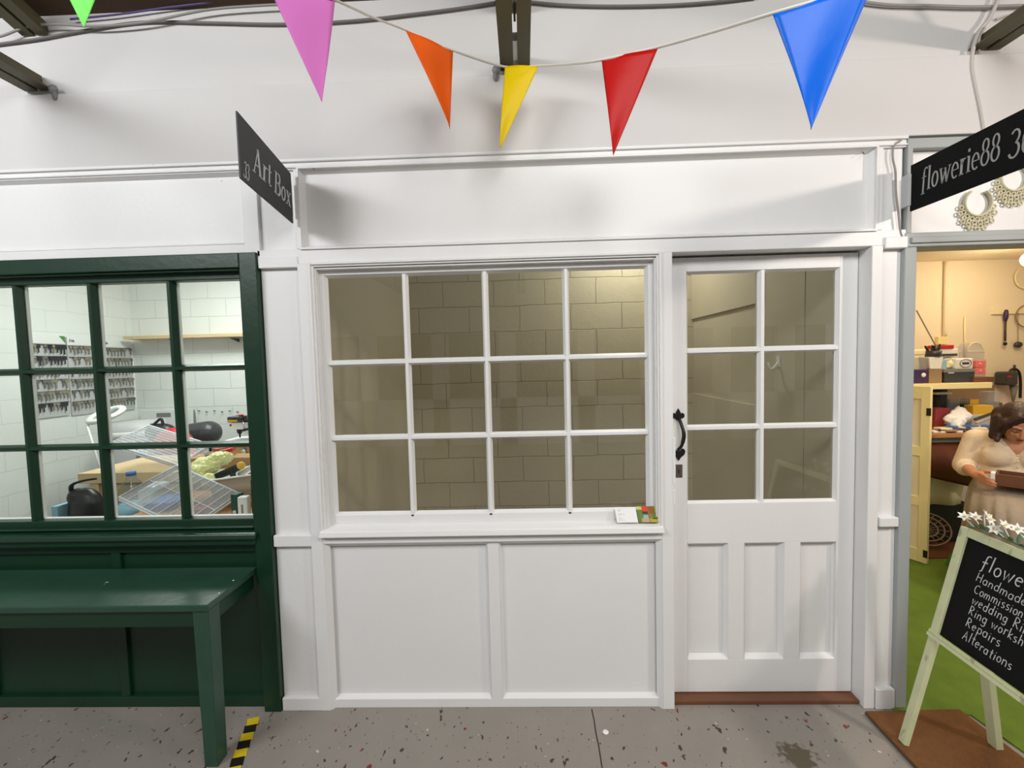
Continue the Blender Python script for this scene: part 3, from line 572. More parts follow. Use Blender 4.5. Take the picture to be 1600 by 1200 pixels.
# ================================================================== ROOF TRUSSES
def truss(x, label, ls=-1):
    r = thing('roof_truss', label, 'roof truss', (x, 0.0, 2.86), 'steel roof trusses')
    for s in (-1, 1):
        a = MB(); xa, xb = (x-0.068, x-0.012) if s < 0 else (x+0.006, x+0.058)
        a.box(xa, xb, -6.2, 0.02, 2.862, 2.869)
        xi = (xb-0.007, xb) if s < 0 else (xa, xa+0.007)
        a.box(xi[0], xi[1], -6.2, 0.02, 2.869, 2.925)
        a.build('bottom_chord', M['steel'], r)
    a = MB()
    for xa, xb in ((x-0.062, x-0.010), (x+0.006, x+0.056)):
        a.prism([(xa, 0.02, 3.105-0.02*SL), (xa, -6.0, 3.105+6.0*SL), (xa, -6.0, 3.155+6.0*SL), (xa, 0.02, 3.155-0.02*SL)], (xb-xa, 0, 0))
    a.build('top_chord', M['steel'], r)
    for (ya, yb) in ((-0.22, -0.62), (-1.1, -0.62), (-1.1, -2.0), (-3.0, -2.0), (-3.0, -4.2), (-5.4, -4.2)):
        b = MB(); za, zb = 2.90, 3.11-yb*SL
        b.prism([(x-0.006, ya-0.02, za), (x-0.006, ya+0.02, za), (x-0.006, yb+0.02, zb), (x-0.006, yb-0.02, zb)], (0.008, 0, 0))
        b.build('brace', M['steel'], r)
    c = MB(); c.box(x-0.012, x+0.006, -0.14, -0.03, 2.872, 2.905); c.build('spacer_block', M['whitep'], r)
    if not ls: return r
    c = MB(); c.ell((x+0.085*ls, -0.004, 2.852), (0.020, 0.014, 0.020), 8); c.ell((x+0.090*ls, -0.004, 2.828), (0.012, 0.010, 0.024), 8); c.build('mortar_lump', M['grey'], r)
    return r
truss(-2.12, 'olive steel roof truss meeting the wall left of the lime green pennant', 1)
truss(0.0, 'olive steel roof truss above the yellow pennant')
truss(1.97, 'olive steel roof truss meeting the wall above the right hand sign', 0)

# ================================================================== CABLES
def cable(label, pts, r, m, name='cable'):
    return tag(MB().tube(bez(pts, 8), r, 6).build(name, m, loc=pts[0]), label, 'cable')
YC = 0.016
cable('grey cable along the wall top, left of the centre truss', [W(x, y, YC) for x, y in ((-40, 74), (0, 69), (60, 61), (120, 50), (220, 35), (330, 36), (440, 38), (550, 33), (650, 22), (720, 13), (776, 4))], 0.006, M['darkcable'])
cable('pale cable crossing above the pink pennant under the roof edge', [W(x, y, YC-0.022) for x, y in ((-40, 62), (0, 57), (45, 41), (90, 38), (150, 41), (230, 34), (320, 16), (400, 9), (470, 6))], 0.005, M['cable'])
cable('purple cable along the roof edge behind the lime pennant', [W(x, y, YC-0.01) for x, y in ((110, 30), (180, 23), (260, 12), (345, 2), (400, -6))], 0.004, M['purplecable'])
cable('dark cable along the wall top, right of the centre truss', [W(x, y, YC) for x, y in ((824, 3), (880, 8), (960, 10), (1050, 8), (1120, 3), (1180, -4))], 0.006, M['darkcable'])
cable('pale cable above the blue pennant reaching the right truss', [W(x, y, YC-0.006) for x, y in ((1340, 2), (1390, 8), (1450, 9), (1520, 11), (1600, 9), (1680, 8))], 0.006, M['cable'])
cable('thin pale cable sloping up to the right frame edge', [W(x, y, YC) for x, y in ((1556, 30), (1570, 25), (1600, 17), (1680, -5))], 0.004, M['whitecable'])
cable('white cable bundle dropping from roof to the right sign', [W(x, y, 0.0) for x, y in ((1566, -20), (1556, 8), (1545, 30), (1531, 48), (1522, 70), (1518, 95), (1519, 115), (1526, 150), (1532, 180), (1536, 212), (1536, 262))], 0.0075, M['whitecable'])
cable('thin white cable beside the bundle behind the right sign', [W(x, y, 0.016) for x, y in ((1539, 44), (1530, 60), (1529, 100), (1530, 140), (1533, 175), (1535, 205), (1539, 262))], 0.005, M['whitecable'])
cable('grey cable running down the white pilaster beside the right sign', [W(x, y, 0.0) for x, y in ((1408, 219), (1397, 228), (1395, 246), (1399, 268), (1400, 300), (1404, 335), (1407, 362), (1412, 372), (1424, 380), (1436, 385))], 0.004, M['cable'])

# ================================================================== BUNTING
b_ = thing('bunting', 'string of coloured satin pennants hanging across the hall', 'bunting', (0, -0.15, 2.8))
def atd(x, y, dep): return W(x, y, dep-1.93)
strp = [(-200, -220, 1.0), (40, -50, 1.12), (94, -31, 1.15), (158, -29, 1.15), (300, -74, 1.2), (408, -46, 1.30), (523, 0, 1.32), (580, 26, 1.5), (634, 47, 1.65), (708, 79, 1.68), (787, 104, 1.78), (841, 103, 1.76), (890, 100, 1.6), (940, 94, 1.46), (1028, 74, 1.43), (1120, 48, 1.28), (1207, 21, 1.16), (1366, -26, 1.13), (1500, -80, 1.05), (1800, -190, 0.95)]
sp_ = [atd(*q) for q in strp]
plabel(MB().tube(bez(sp_, 5), 0.0042, 6, flat=0.4).build('string', M['ribbon'], b_), 'thin white ribbon carrying the pennants')
def pennant(m, label, A, B, T, curl=0.012, twist=0.0):
    A, B, T = Vector(A), Vector(B), Vector(T)
    n = (B-A).cross(T-A).normalized()
    if n.y > 0: n = -n
    def fn(u, v):
        w_ = 1-v
        p = A*(1-u)*w_+B*u*w_+T*v
        return p+n*(curl*math.sin(u*math.pi*1.2+v*2.2)*w_*(0.4+v)+twist*v*v*math.sin(v*3+u*2))
    mb = MB(); nu, nv = 12, 24; vs = []; q = nv+1
    mb.sheet(lambda u, v: fn(u, min(v, 0.992)), nu, nv)
    o = mb.build('pennant', m, b_, thick=0.0008); return plabel(o, label)
pennant(M['f_green'], 'lime green pennant', atd(94, -31, 1.15), atd(158, -29, 1.15), atd(131, 43, 1.15), 0.003)
pennant(M['f_pink'], 'pink pennant', atd(408, -46, 1.30), atd(523, 0, 1.32), atd(503, 160, 1.30), 0.012)
pennant(M['f_orange'], 'orange pennant', atd(634, 48, 1.65), atd(708, 80, 1.68), atd(703, 199, 1.66), 0.018, 0.015)
pennant(M['f_yellow'], 'yellow pennant', atd(789, 104, 1.78), atd(841, 103, 1.76), atd(781, 230, 1.76), 0.015, 0.01)
pennant(M['f_red'], 'red pennant', atd(940, 94, 1.46), atd(1028, 75, 1.43), atd(958, 242, 1.44), 0.012, 0.008)
pennant(M['f_blue'], 'shiny blue pennant', atd(1207, 22, 1.16), atd(1366, -26, 1.13), atd(1268, 203, 1.15), 0.014, 0.006)

# ================================================================== HANGING SIGNS
sl_ = thing('hanging_sign', 'charcoal sign reading Art Box projecting over the left pilaster', 'sign', (-0.99, -0.21, 2.36))
A1, A2, A3, A4 = W(452, 270, -0.03), W(457, 348, -0.03), W(377, 278, -0.38), W(375, 173, -0.38)
xw, xn = -0.988, -0.982
pl = [Vector((xw, -0.022, A1.z)), Vector((xw, -0.022, A2.z)), Vector((xn, A3.y, A3.z)), Vector((xn, A4.y, A4.z))]
MB().prism(pl, (-0.006, 0, 0)).build('board', M['signL'], sl_)
# the face seen from the viewer looks to +X (towards the middle of the frame)
U = (pl[1]-pl[2]).normalized(); V = (pl[0]-pl[1]); V = (V-U*V.dot(U)).normalized()
tx = MB(); O = pl[2]+Vector((0.0006, 0, 0))
write(tx, '33', O+U*0.014+V*0.012, U, V, 0.062, 'S', 0.001, 0.45)
tx.build('shop_number', M['signtxtL'], sl_); tx = MB()
write(tx, 'Art', O+U*0.066+V*0.066, U, V, 0.098, 'S', 0.001, 0.74)
write(tx, 'Box', O+U*0.208+V*0.060, U, V, 0.092, 'S', 0.001, 0.70)
tx.build('shop_name', M['signtxtL'], sl_)
br = MB(); br.box(-1.006, -0.994, -0.03, -0.0065, 2.27, 2.41); br.build('bracket', M['whitep'], sl_)

sr_ = thing('hanging_sign', 'black sign reading flowerie88 36 projecting at the right', 'sign', (1.635, -0.3, 2.28))
MB().box(1.632, 1.638, -0.66, -0.03, 2.192, 2.380).build('board', M['signR'], sr_)
tx = MB(); O = Vector((1.632-0.0006, -0.05, 2.192))
write(tx, 'flowerie88', O+Vector((0, -0.03, 0.060)), (0, -1, 0), (0, 0, 1), 0.092, 'S', 0.001, 0.60, slant=0.08)
tx.build('shop_name', M['signtxtR'], sr_); tx = MB()
write(tx, '36', O+Vector((0, -0.349, 0.045)), (0, -1, 0), (0, 0, 1), 0.092, 'S', 0.001, 0.66, slant=0.12)
tx.build('shop_number', M['signtxtR'], sr_)
MB().box(1.620, 1.631, -0.036, 0.0, 2.215, 2.345).build('bracket', M['ltgrey'], sr_, bevel=0.001)

# earring shaped ornaments
def earring(cx, cz, s, label):
    e = thing('earring_ornament', label, 'ornament', (cx, 0.015, cz), 'filigree earring ornaments')
    m = MB(); pts = [(cx+0.056*s*math.cos(R(a)), 0.020, cz+0.056*s*math.sin(R(a))) for a in range(-235, 56, 10)]
    m.tube(pts, [0.009*s]*len(pts), 8, flat=0.6)
    m.build('hoop', M['decor'], e)
    m = MB()
    for row, (rr, n, sp) in enumerate(((0.070, 9, 150), (0.085, 8, 118), (0.099, 6, 76), (0.112, 3, 30))):
        for i in range(n):
            a = R(-90-sp/2+sp*i/(n-1)); c = Vector((cx+rr*s*math.cos(a), 0.020, cz+rr*s*math.sin(a)))
            m.tube([c+Vector((0.0085*s*math.cos(q*math.pi/4), 0, 0.0085*s*math.sin(q*math.pi/4))) for q in range(8)], 0.0032*s, 6, close=True)
    m.build('filigree', M['decor'], e); return e
earring(1.958, 2.235, 1.0, 'cream filigree earring ornament below the black sign, left one')
earring(2.105, 2.335, 1.0, 'cream filigree earring ornament at the frame edge, right one')
# nails left in the fascia
for (x, y, dx, lb) in ((490, 262, 0.014, 'small nail at the left end of the white fascia panel'), (1347, 237, -0.014, 'small nail at the right end of the white fascia panel')):
    c = W(x, y, 0.024)
    tag(MB().tube([c, c+Vector((dx, -0.03, -0.022))], 0.0016, 6).build('nail', M['iron'], loc=c), lb, 'nail')

# ================================================================== FLOOR MARKS, MAT, BENCH
tp = thing('hazard_tape', 'strip of yellow and black tape on the floor beside the bench', 'tape', (-1.25, -0.16, 0.001))
a, b2 = Vector((-1.278, -0.045, 0.0012)), Vector((-1.205, -0.285, 0.0012)); dv = (b2-a)/6.0; sd = Vector((0.024, 0.006, 0))
for i in range(8):
    q = a+dv*i; m = MB(); m.prism([q-sd, q+sd, q+dv+sd+Vector((0.006, 0.0, 0)), q+dv-sd+Vector((0.006, 0, 0))], (0, 0, 0.0006))
    plabel(m.build('tape_block', M['tapeB'] if i % 2 else M['tapeY'], tp), 'black block' if i % 2 else 'yellow block')
mt = MB(); mt.prism([(1.478, -0.04, 0.0086), (1.895, -0.03, 0.0086), (1.935, -0.75, 0.0086), (1.455, -0.75, 0.0086)], (0, 0, 0.012))
tag(mt.build('door_mat', M['coir'], bevel=0.003, loc=(1.68, -0.4, 0.0086)), 'brown coir door mat under the chalkboard stand', 'mat')

bn = thing('bench_table', 'long dark green wooden ledge table below the green window', 'bench', (-2.2, -0.14, 0.0))
tpm = MB(); tpm.box(-3.1, -1.262, -0.302, 0.018, 0.655, 0.682); tpm.build('bench_top', M['greenbench'], bn, bevel=0.004)
MB().box(-3.06, -1.30, -0.285, -0.262, 0.585, 0.655).build('apron', M['green'], bn, bevel=0.002)
MB().box(-1.300, -1.278, -0.262, 0.012, 0.585, 0.655).build('apron', M['green'], bn, bevel=0.002)
def legm(x): return MB().hexa([(x-0.028, -0.288, 0), (x+0.026, -0.288, 0), (x+0.026, -0.23, 0), (x-0.028, -0.23, 0)], [(x-0.033, -0.294, 0.655), (x+0.033, -0.294, 0.655), (x+0.033, -0.23, 0.655), (x-0.033, -0.23, 0.655)])
for x in (-1.298, -3.03): legm(x).build('leg', M['greenbench'], bn, bevel=0.003)

# cards on the white sill
k = thing('business_card', 'white printed card leaning on the white window sill', 'card', (0.449, -0.004, 0.874))
z0 = 0.8745
MB().prism([(0.404, -0.004, z0), (0.497, -0.006, z0), (0.492, 0.024, z0+0.060), (0.398, 0.026, z0+0.060)], (0, 0.0012, 0)).build('card_sheet', M['paper'], k)
ik = MB()
for i, (a_, b__) in enumerate(((0.01, 0.045), (0.01, 0.02), (0.01, 0.04), (0.01, 0.045), (0.01, 0.062), (0.01, 0.064), (0.01, 0.045))):
    f_ = (0.85, 0.76, 0.56, 0.48, 0.30, 0.22, 0.14)[i]
    ik.prism([(0.402+a_, -0.0045+0.030*f_, z0+0.06*f_-0.001), (0.402+b__, -0.005+0.030*f_, z0+0.06*f_-0.001), (0.402+b__, -0.0045+0.030*f_, z0+0.06*f_+0.001), (0.402+a_, -0.004+0.030*f_, z0+0.06*f_+0.001)], (0, 0.0005, 0))
ik.build('printed_lines', M['ink'], k)
k = thing('picture_card', 'small colourful patchwork card leaning at the right end of the sill', 'card', (0.545, -0.004, z0))
pc = mat('patchwork_green', C8(92, 128, 40), 0.6); MB().prism([(0.502, -0.004, z0), (0.592, -0.006, z0), (0.589, 0.024, z0+0.062), (0.497, 0.026, z0+0.062)], (0, 0.0012, 0)).build('card_sheet', pc, k)
for (u0, u1, v0, v1, c) in ((0.22, 0.56, 0.68, 1.0, (206, 60, 28)), (0.56, 0.84, 0.55, 0.95, (140, 92, 20)), (0.0, 0.24, 0.8, 1.0, (208, 200, 90)), (0.24, 0.5, 0.54, 0.68, (60, 34, 16)), (0.25, 0.5, 0.25, 0.45, (150, 178, 190)), (0.15, 0.52, 0.0, 0.25, (188, 160, 120)), (0.54, 1.0, 0.0, 0.24, (180, 160, 30)), (0.54, 0.68, 0.24, 0.55, (160, 110, 30)), (0.86, 1.0, 0.6, 1.0, (190, 180, 50)), (0.7, 0.9, 0.2, 0.26, (30, 30, 14))):
    q = lambda u, v: Vector((0.502-0.005*v+(0.090+0.002*v)*u, -0.0045+0.030*v-0.002*u, z0+0.062*v))
    MB().prism([q(u0, v0), q(u1, v0), q(u1, v1), q(u0, v1)], (0, -0.0006, 0)).build('colour_patch', mat('patch', C8(*c), 0.6), k)

# ================================================================== CHALKBOARD A-FRAME
ab = thing('chalkboard_stand', 'pale green wooden A-frame chalkboard with handwritten jewellery services', 'chalkboard', (1.66, -0.5, 0.02))
TLc = Vector((1.717, -0.2, 0.915)); ub = Vector((-0.07, -1, 0)).normalized()
vb = Vector((1.50-1.717, -0.02, -0.915)); vb -= ub*vb.dot(ub); vb.normalize(); nb = ub.cross(vb)
if nb.x > 0: nb = -nb                                     # face normal, towards the left of the picture
BU, BV = 0.60, 0.452
def bp(u, v, n=0): return TLc+ub*u+vb*v+nb*n
def bboard(mb, u0, u1, v0, v1, n0, n1):
    mb.hexa([bp(u0, v0, n0), bp(u1, v0, n0), bp(u1, v1, n0), bp(u0, v1, n0)], [bp(u0, v0, n1), bp(u1, v0, n1), bp(u1, v1, n1), bp(u0, v1, n1)]); return mb
vend = (TLc.z-0.021)/-vb.z
for u0 in (0.0, BU-0.032): bboard(MB(), u0, u0+0.032, 0.0, vend, -0.012, 0.008).build('leg', M['easel'], ab, bevel=0.002)
fr = MB(); bboard(fr, 0.032, BU-0.032, 0.0, 0.032, -0.012, 0.006); fr.build('frame_rail', M['easel'], ab, bevel=0.002)
bboard(MB(), 0.0, BU, 0.434, 0.446, 0.009, 0.013).build('frame_rail', M['easel'], ab)
bboard(MB(), 0.0, BU, 0.448, 0.460, 0.009, 0.017).build('frame_rail', M['easel'], ab)
bboard(MB(), 0.030, BU-0.030, 0.030, 0.436, -0.008, -0.002).build('chalk_panel', M['chalkboard'], ab)
tx = MB()
lines = [('flowerie88', 0.104, 0.124, 0.058, 1.05), ('Handmade J', 0.102, 0.174, 0.034, 1.12), ('Commissions', 0.106, 0.216, 0.034, 0.98), ('wedding Rings', 0.110, 0.258, 0.036, 1.0), ('Ring workshop', 0.110, 0.299, 0.036, 0.98), ('Repairs', 0.112, 0.346, 0.036, 1.05), ('Alterations', 0.114, 0.396, 0.036, 0.98)]
for s_, u0, v0, h_, wd in lines:
    write(tx, s_, bp(u0, v0, -0.0018), ub, -vb, h_, 'H', 0.0004, wd*0.93, stroke=0.07, slant=0.10, jit=0.06, track=0.07)
tx.build('chalk_writing', M['chalk'], ab)
# rear legs of the frame
for off in (0.02, BU-0.06):
    top = TLc+ub*off+Vector((0.012, 0, -0.02)); foot = Vector((1.853, -0.20-off*0.98, 0.021))
    d_ = Vector((0.014, 0, 0)); e_ = Vector((0, 0.018, 0))
    MB().hexa([foot-d_-e_, foot+d_-e_, foot+d_+e_, foot-d_+e_], [top-d_*0.7-e_, top+d_*0.7-e_, top+d_*0.7+e_, top-d_*0.7+e_]).build('rear_leg', M['easel'], ab, bevel=0.002)
# garland of white flowers lying over the top of the stand
ga = thing('flower_garland', 'white artificial lilies with dusty green leaves on the chalkboard top', 'flowers', (1.72, -0.35, 0.93))
gp_ = bez([bp(0.02, -0.006, -0.004), bp(0.10, -0.02, 0.0), bp(0.22, -0.012, -0.004), bp(0.36, -0.022, 0.0), bp(0.5, -0.01, -0.004)], 6)
MB().tube(gp_, 0.004, 6).build('stem', M['leaf'], ga)
def leaf_mesh(mb, c, d, ln, wd, up=Vector((0, 0, 1))):
    d = Vector(d).normalized(); sd_ = d.cross(up).normalized(); n = sd_.cross(d)
    def fn(u, v): return Vector(c)+d*ln*u+sd_*wd*(v-0.5)*math.sin(math.pi*min(1, u*0.93+0.05))+n*(0.25*ln*math.sin(u*2.6)*0.5-abs(v-0.5)*wd*0.3)
    return mb.sheet(fn, 8, 4)
def flower(c, d, s=0.020):
    d = Vector(d).normalized(); a = d.orthogonal().normalized(); b = d.cross(a); m = MB()
    for i in range(6):
        an = i*math.pi/3; o = a*math.cos(an)+b*math.sin(an)
        def fn(u, v, o=o): 
            sd_ = o.cross(d); return Vector(c)+d*s*(0.9*u-0.35*u*u)+o*s*(0.15+0.95*u*u)+sd_*s*0.62*(v-0.5)*math.sin(math.pi*min(1, 0.12+u*0.86))
        m.sheet(fn, 7, 4)
    fl_ = m.build('flower', M['petal'], ga, thick=0.0006)
    MB().tube([Vector(c), Vector(c)+d*s*0.9], [0.002, 0.003], 6).build('stamen', M['cream'], fl_); return fl_
for (x, y, Y, d) in ((1506, 808, -0.215, (-0.4, -0.5, 0.6)), (1523, 809, -0.24, (-0.2, -0.5, 0.7)), (1538, 806, -0.26, (0.5, -0.6, 0.5)), (1543, 812, -0.30, (0.2, -0.8, 0.4)), (1553, 826, -0.33, (-0.5, -0.7, 0.2)), (1568, 822, -0.36, (0.1, -0.6, 0.7)), (1588, 828, -0.42, (-0.3, -0.6, 0.6))):
    c = W(x, y, Y); flower(c, d); MB().tube([c, gp_[min(len(gp_)-1, int(abs(Y+0.2)*55)+2)]], 0.0018, 5).build('stalk', M['petal'], ga)
lm = MB()
for i in range(26):
    g_ = gp_[random.randrange(1, len(gp_))]; an = random.uniform(0, 6.28)
    leaf_mesh(lm, g_, (0.5*math.cos(an), -0.3+0.9*math.sin(an), random.uniform(-0.1, 0.6)), random.uniform(0.03, 0.055), 0.014)
lf = lm.build('leaves', M['leaf'], ga, thick=0.0006)

# ================================================================== LOCKSMITH INTERIOR
XW = -4.90
rows = 6
key_vars = []
def key_mesh(kind):
    m = MB()
    if kind == 0:
        m.lathe([(0.0001, -0.0015), (0.014, -0.0015), (0.014, 0.0015), (0.0001, 0.0015)], (0, 0, -0.014), 12, 'X'); m.box(-0.0015, 0.0015, -0.005, 0.005, -0.068, -0.026); m.box(-0.0015, 0.0015, -0.009, -0.003, -0.06, -0.045)
    elif kind == 1:
        m.prism([(-0.0015, -0.017, 0), (-0.0015, 0.017, 0), (-0.0015, 0.019, -0.02), (-0.0015, 0.008, -0.03), (-0.0015, -0.008, -0.03), (-0.0015, -0.019, -0.02)], (0.003, 0, 0)); m.box(-0.0015, 0.0015, -0.006, 0.006, -0.078, -0.03)
    else:
        m.box(-0.004, 0.004, -0.016, 0.016, -0.036, 0.0); m.box(-0.002, 0.002, -0.005, 0.005, -0.08, -0.036)
    return m
boards = [(2.275, 2.605, 1.992, 1.150), (2.625, 2.985, 1.985, 1.140), (3.005, 3.385, 1.975, 1.125)]
bname = ['left', 'middle', 'right']; rname = ['top', 'second', 'third', 'fourth', 'fifth', 'bottom']
protos = {}
for bi, (ya, yb, zt, zb) in enumerate(boards):
    kb = thing('key_board', f'white {bname[bi]} key display board on the locksmith side wall', 'key board', (XW+0.01, (ya+yb)/2, zb), 'key display boards')
    bx(XW, XW+0.018, ya, yb, zb, zt).build('backing_board', M['ltgrey'], kb)
    hd = MB(); hd.box(XW+0.018, XW+0.021, ya, yb, zt-0.085, zt); hd.build('header', M['whitep'], kb)
    if bi == 0:
        MB().prism([(XW+0.0215, yb-0.06, zt), (XW+0.0215, yb+0.0, zt), (XW+0.0215, yb, zt-0.075)], (0.001, 0, 0)).build('green_flash', M['bgreen'], kb)
    else:
        tx = MB(); write(tx, 'JMA', (XW+0.0215, ya+0.02, zt-0.055), (0, 1, 0), (0, 0, 1), 0.03, 'H', 0.0008, 1.2, stroke=0.22) if False else None
        for k_, (p0, p1) in enumerate(((0.02, 0.075),)):
            lt = MB(); O = Vector((XW+0.0215, ya+p0, zt-0.052)); write(lt, 'MA', O+Vector((0, 0.02, 0)), (0, 1, 0), (0, 0, 1), 0.028, 'H', 0.0008, 1.0, stroke=0.24); write(lt, 'J', O, (0, 1, 0), (0, 0, 1), 0.028, 'H', 0.0008, 0.9, stroke=0.24)
            lt.build('brand_lettering', M['plum'], kb)
    rl = MB(); pitch = (zt-0.09-zb-0.03)/rows
    for r_ in range(rows):
        z = zt-0.092-r_*pitch; rl = MB(); rl.box(XW+0.018, XW+0.034, ya+0.008, yb-0.008, z-0.005, z); rl.build('hook_rail', M['dark'], kb)
        n = 9; 
        for i in range(n):
            if random.random() < 0.10: continue
            kind = 2 if (bi == 0 and r_ in (0, 1, 5) and random.random() < 0.6) else random.choice((0, 1, 1))
            mk = 'black' if kind == 2 else random.choice(('brass', 'keygrey'))
            y = ya+0.024+(yb-ya-0.048)*i/(n-1)+random.uniform(-0.004, 0.004); sc = random.uniform(1.0, 1.25)
            key = (kind, mk)
            if key not in protos:
                o = key_mesh(kind).build('key_blank', M[mk]); protos[key] = o
            else:
                o = protos[key].copy(); COL.objects.link(o)
            o.location = (XW+0.037, y, z-0.004); o.scale = (1, sc, sc)
            tag(o, f'small key blank hanging on the {rname[r_]} row of the {bname[bi]} key board', 'key', 'key blanks on the key boards')

sh = thing('wall_shelf', 'long pale pine shelf on the locksmith back wall', 'shelf', (-3.4, 3.31, 1.97))
bx(-4.80, -1.7, 3.20, 3.43, 1.985, 2.022).build('shelf_board', M['pine'], sh)
for x in (-4.3, -3.55, -3.25): MB().prism([(x, 3.43, 1.975), (x, 3.26, 1.975), (x, 3.43, 1.93)], (0.02, 0, 0)).build('bracket', M['dark'], sh)
# white round bin with a ring shaped top
bi_ = thing('round_bin', 'tall pale grey round bin below the key boards', 'bin', (-4.30, 2.75, 0))
MB().lathe([(0.24, 0), (0.27, 0.3), (0.28, 0.95), (0.25, 1.05), (0.0001, 1.06)], (-4.30, 2.75, 0), 36).build('body', M['ltgrey'], bi_)
MB().lathe([(0.282, 0.90), (0.29, 0.91), (0.29, 0.95), (0.282, 0.96)], (-4.30, 2.75, 0), 36).build('rim_band', M['whitep'], bi_)
rc = W(166, 648, 2.2)
ml = thing('magnifier_lamp', 'white ring magnifier lamp on a thin arm above the pine bench', 'lamp', W(150, 738, 1.9))
Mx = Matrix.Translation(rc) @ Matrix.Rotation(R(24), 4, 'X') @ Matrix.Rotation(R(-6), 4, 'Y')
MB().lathe([(0.105, -0.014), (0.105, 0.014), (0.112, 0.02), (0.152, 0.02), (0.160, 0.010), (0.160, -0.014)], (0, 0, 0), 40, 'Z', Mx).build('ring_head', M['whitep'], ml)
MB().lathe([(0.0001, -0.003), (0.105, -0.003), (0.105, 0.003), (0.0001, 0.003)], (0, 0, 0), 32, 'Z', Mx).build('lens', M['clearp'], ml)
MB().tube([W(141, 650, 2.2), W(137, 668, 2.05), W(160, 742, 1.93)], 0.011, 8).build('arm', M['whitep'], ml)
# pine work bench
wb = thing('workbench', 'pale pine workbench in the locksmith shop', 'workbench', (-2.7, 1.65, 0))
bx(-3.46, -1.75, 1.30, 1.95, 0.745, 0.825).build('bench_top', M['pine'], wb, bevel=0.003)
for x, y in ((-3.36, 1.36), (-1.85, 1.36), (-3.36, 1.88), (-1.85, 1.88)): bx(x-0.035, x+0.035, y-0.035, y+0.035, 0, 0.745).build('leg', M['pine'], wb, bevel=0.002)
bx(-3.33, -1.88, 1.345, 1.375, 0.62, 0.74).build('apron', M['pine'], wb)
# box, bag and bottle by the bench
tag(MB().hexa([(-3.42, 0.98, 0), (-2.62, 0.98, 0), (-2.62, 1.24, 0), (-3.42, 1.24, 0)], [(-3.44, 0.97, 0.44), (-2.60, 0.97, 0.44), (-2.60, 1.25, 0.44), (-3.44, 1.25, 0.44)]).build('storage_box', M['grey'], loc=(-3, 1.1, 0), bevel=0.01), 'grey storage box on the floor under the black bag', 'box')
bg = thing('black_bag', 'black tool bag slumped left of the pine bench leg', 'bag', (-3.2, 1.1, 0.44))
b = MB(); b.ell((-3.205, 1.11, 0.60), (0.125, 0.08, 0.17), 16); b.ell((-3.26, 1.10, 0.70), (0.06, 0.06, 0.07), 12); b.ell((-3.14, 1.11, 0.53), (0.07, 0.07, 0.10), 12)
b.build('body', M['black'], bg, remesh=0.012, smooth_it=3)
MB().tube(bez([(-3.30, 1.10, 0.73), (-3.25, 1.06, 0.80), (-3.17, 1.06, 0.83), (-3.09, 1.08, 0.84)], 6), 0.014, 8, flat=0.5).build('strap', M['black'], bg)
tag(MB().box(-3.37, -3.325, 1.02, 1.2, 0.44, 0.66).build('blue_folder', M['bluegrey'], loc=(-3.35, 1.1, 0.44)), 'pale blue folder standing left of the black bag', 'folder')
bt = thing('water_bottle', 'large clear plastic bottle standing right of the bench leg', 'bottle', (-2.83, 1.08, 0.44))
MB().lathe([(0.075, 0.44), (0.08, 0.46), (0.08, 0.70), (0.07, 0.78), (0.03, 0.84), (0.028, 0.86), (0.0001, 0.86)], (-2.83, 1.08, 0), 20).build('bottle_body', M['clearp'], bt)
MB().lathe([(0.0815, 0.56), (0.0815, 0.66)], (-2.83, 1.08, 0), 20).build('label_band', M['bluegrey'], bt)
MB().lathe([(0.0001, 0.86), (0.03, 0.86), (0.03, 0.885), (0.0001, 0.885)], (-2.83, 1.08, 0), 14).build('cap', M['bluep'], bt)
tag(MB().box(-2.73, -2.60, 1.0, 1.16, 0.44, 0.80).build('milky_canister', M['clearribs'], loc=(-2.66, 1.08, 0.44), bevel=0.03), 'milky plastic canister beside the clear bottle', 'canister')

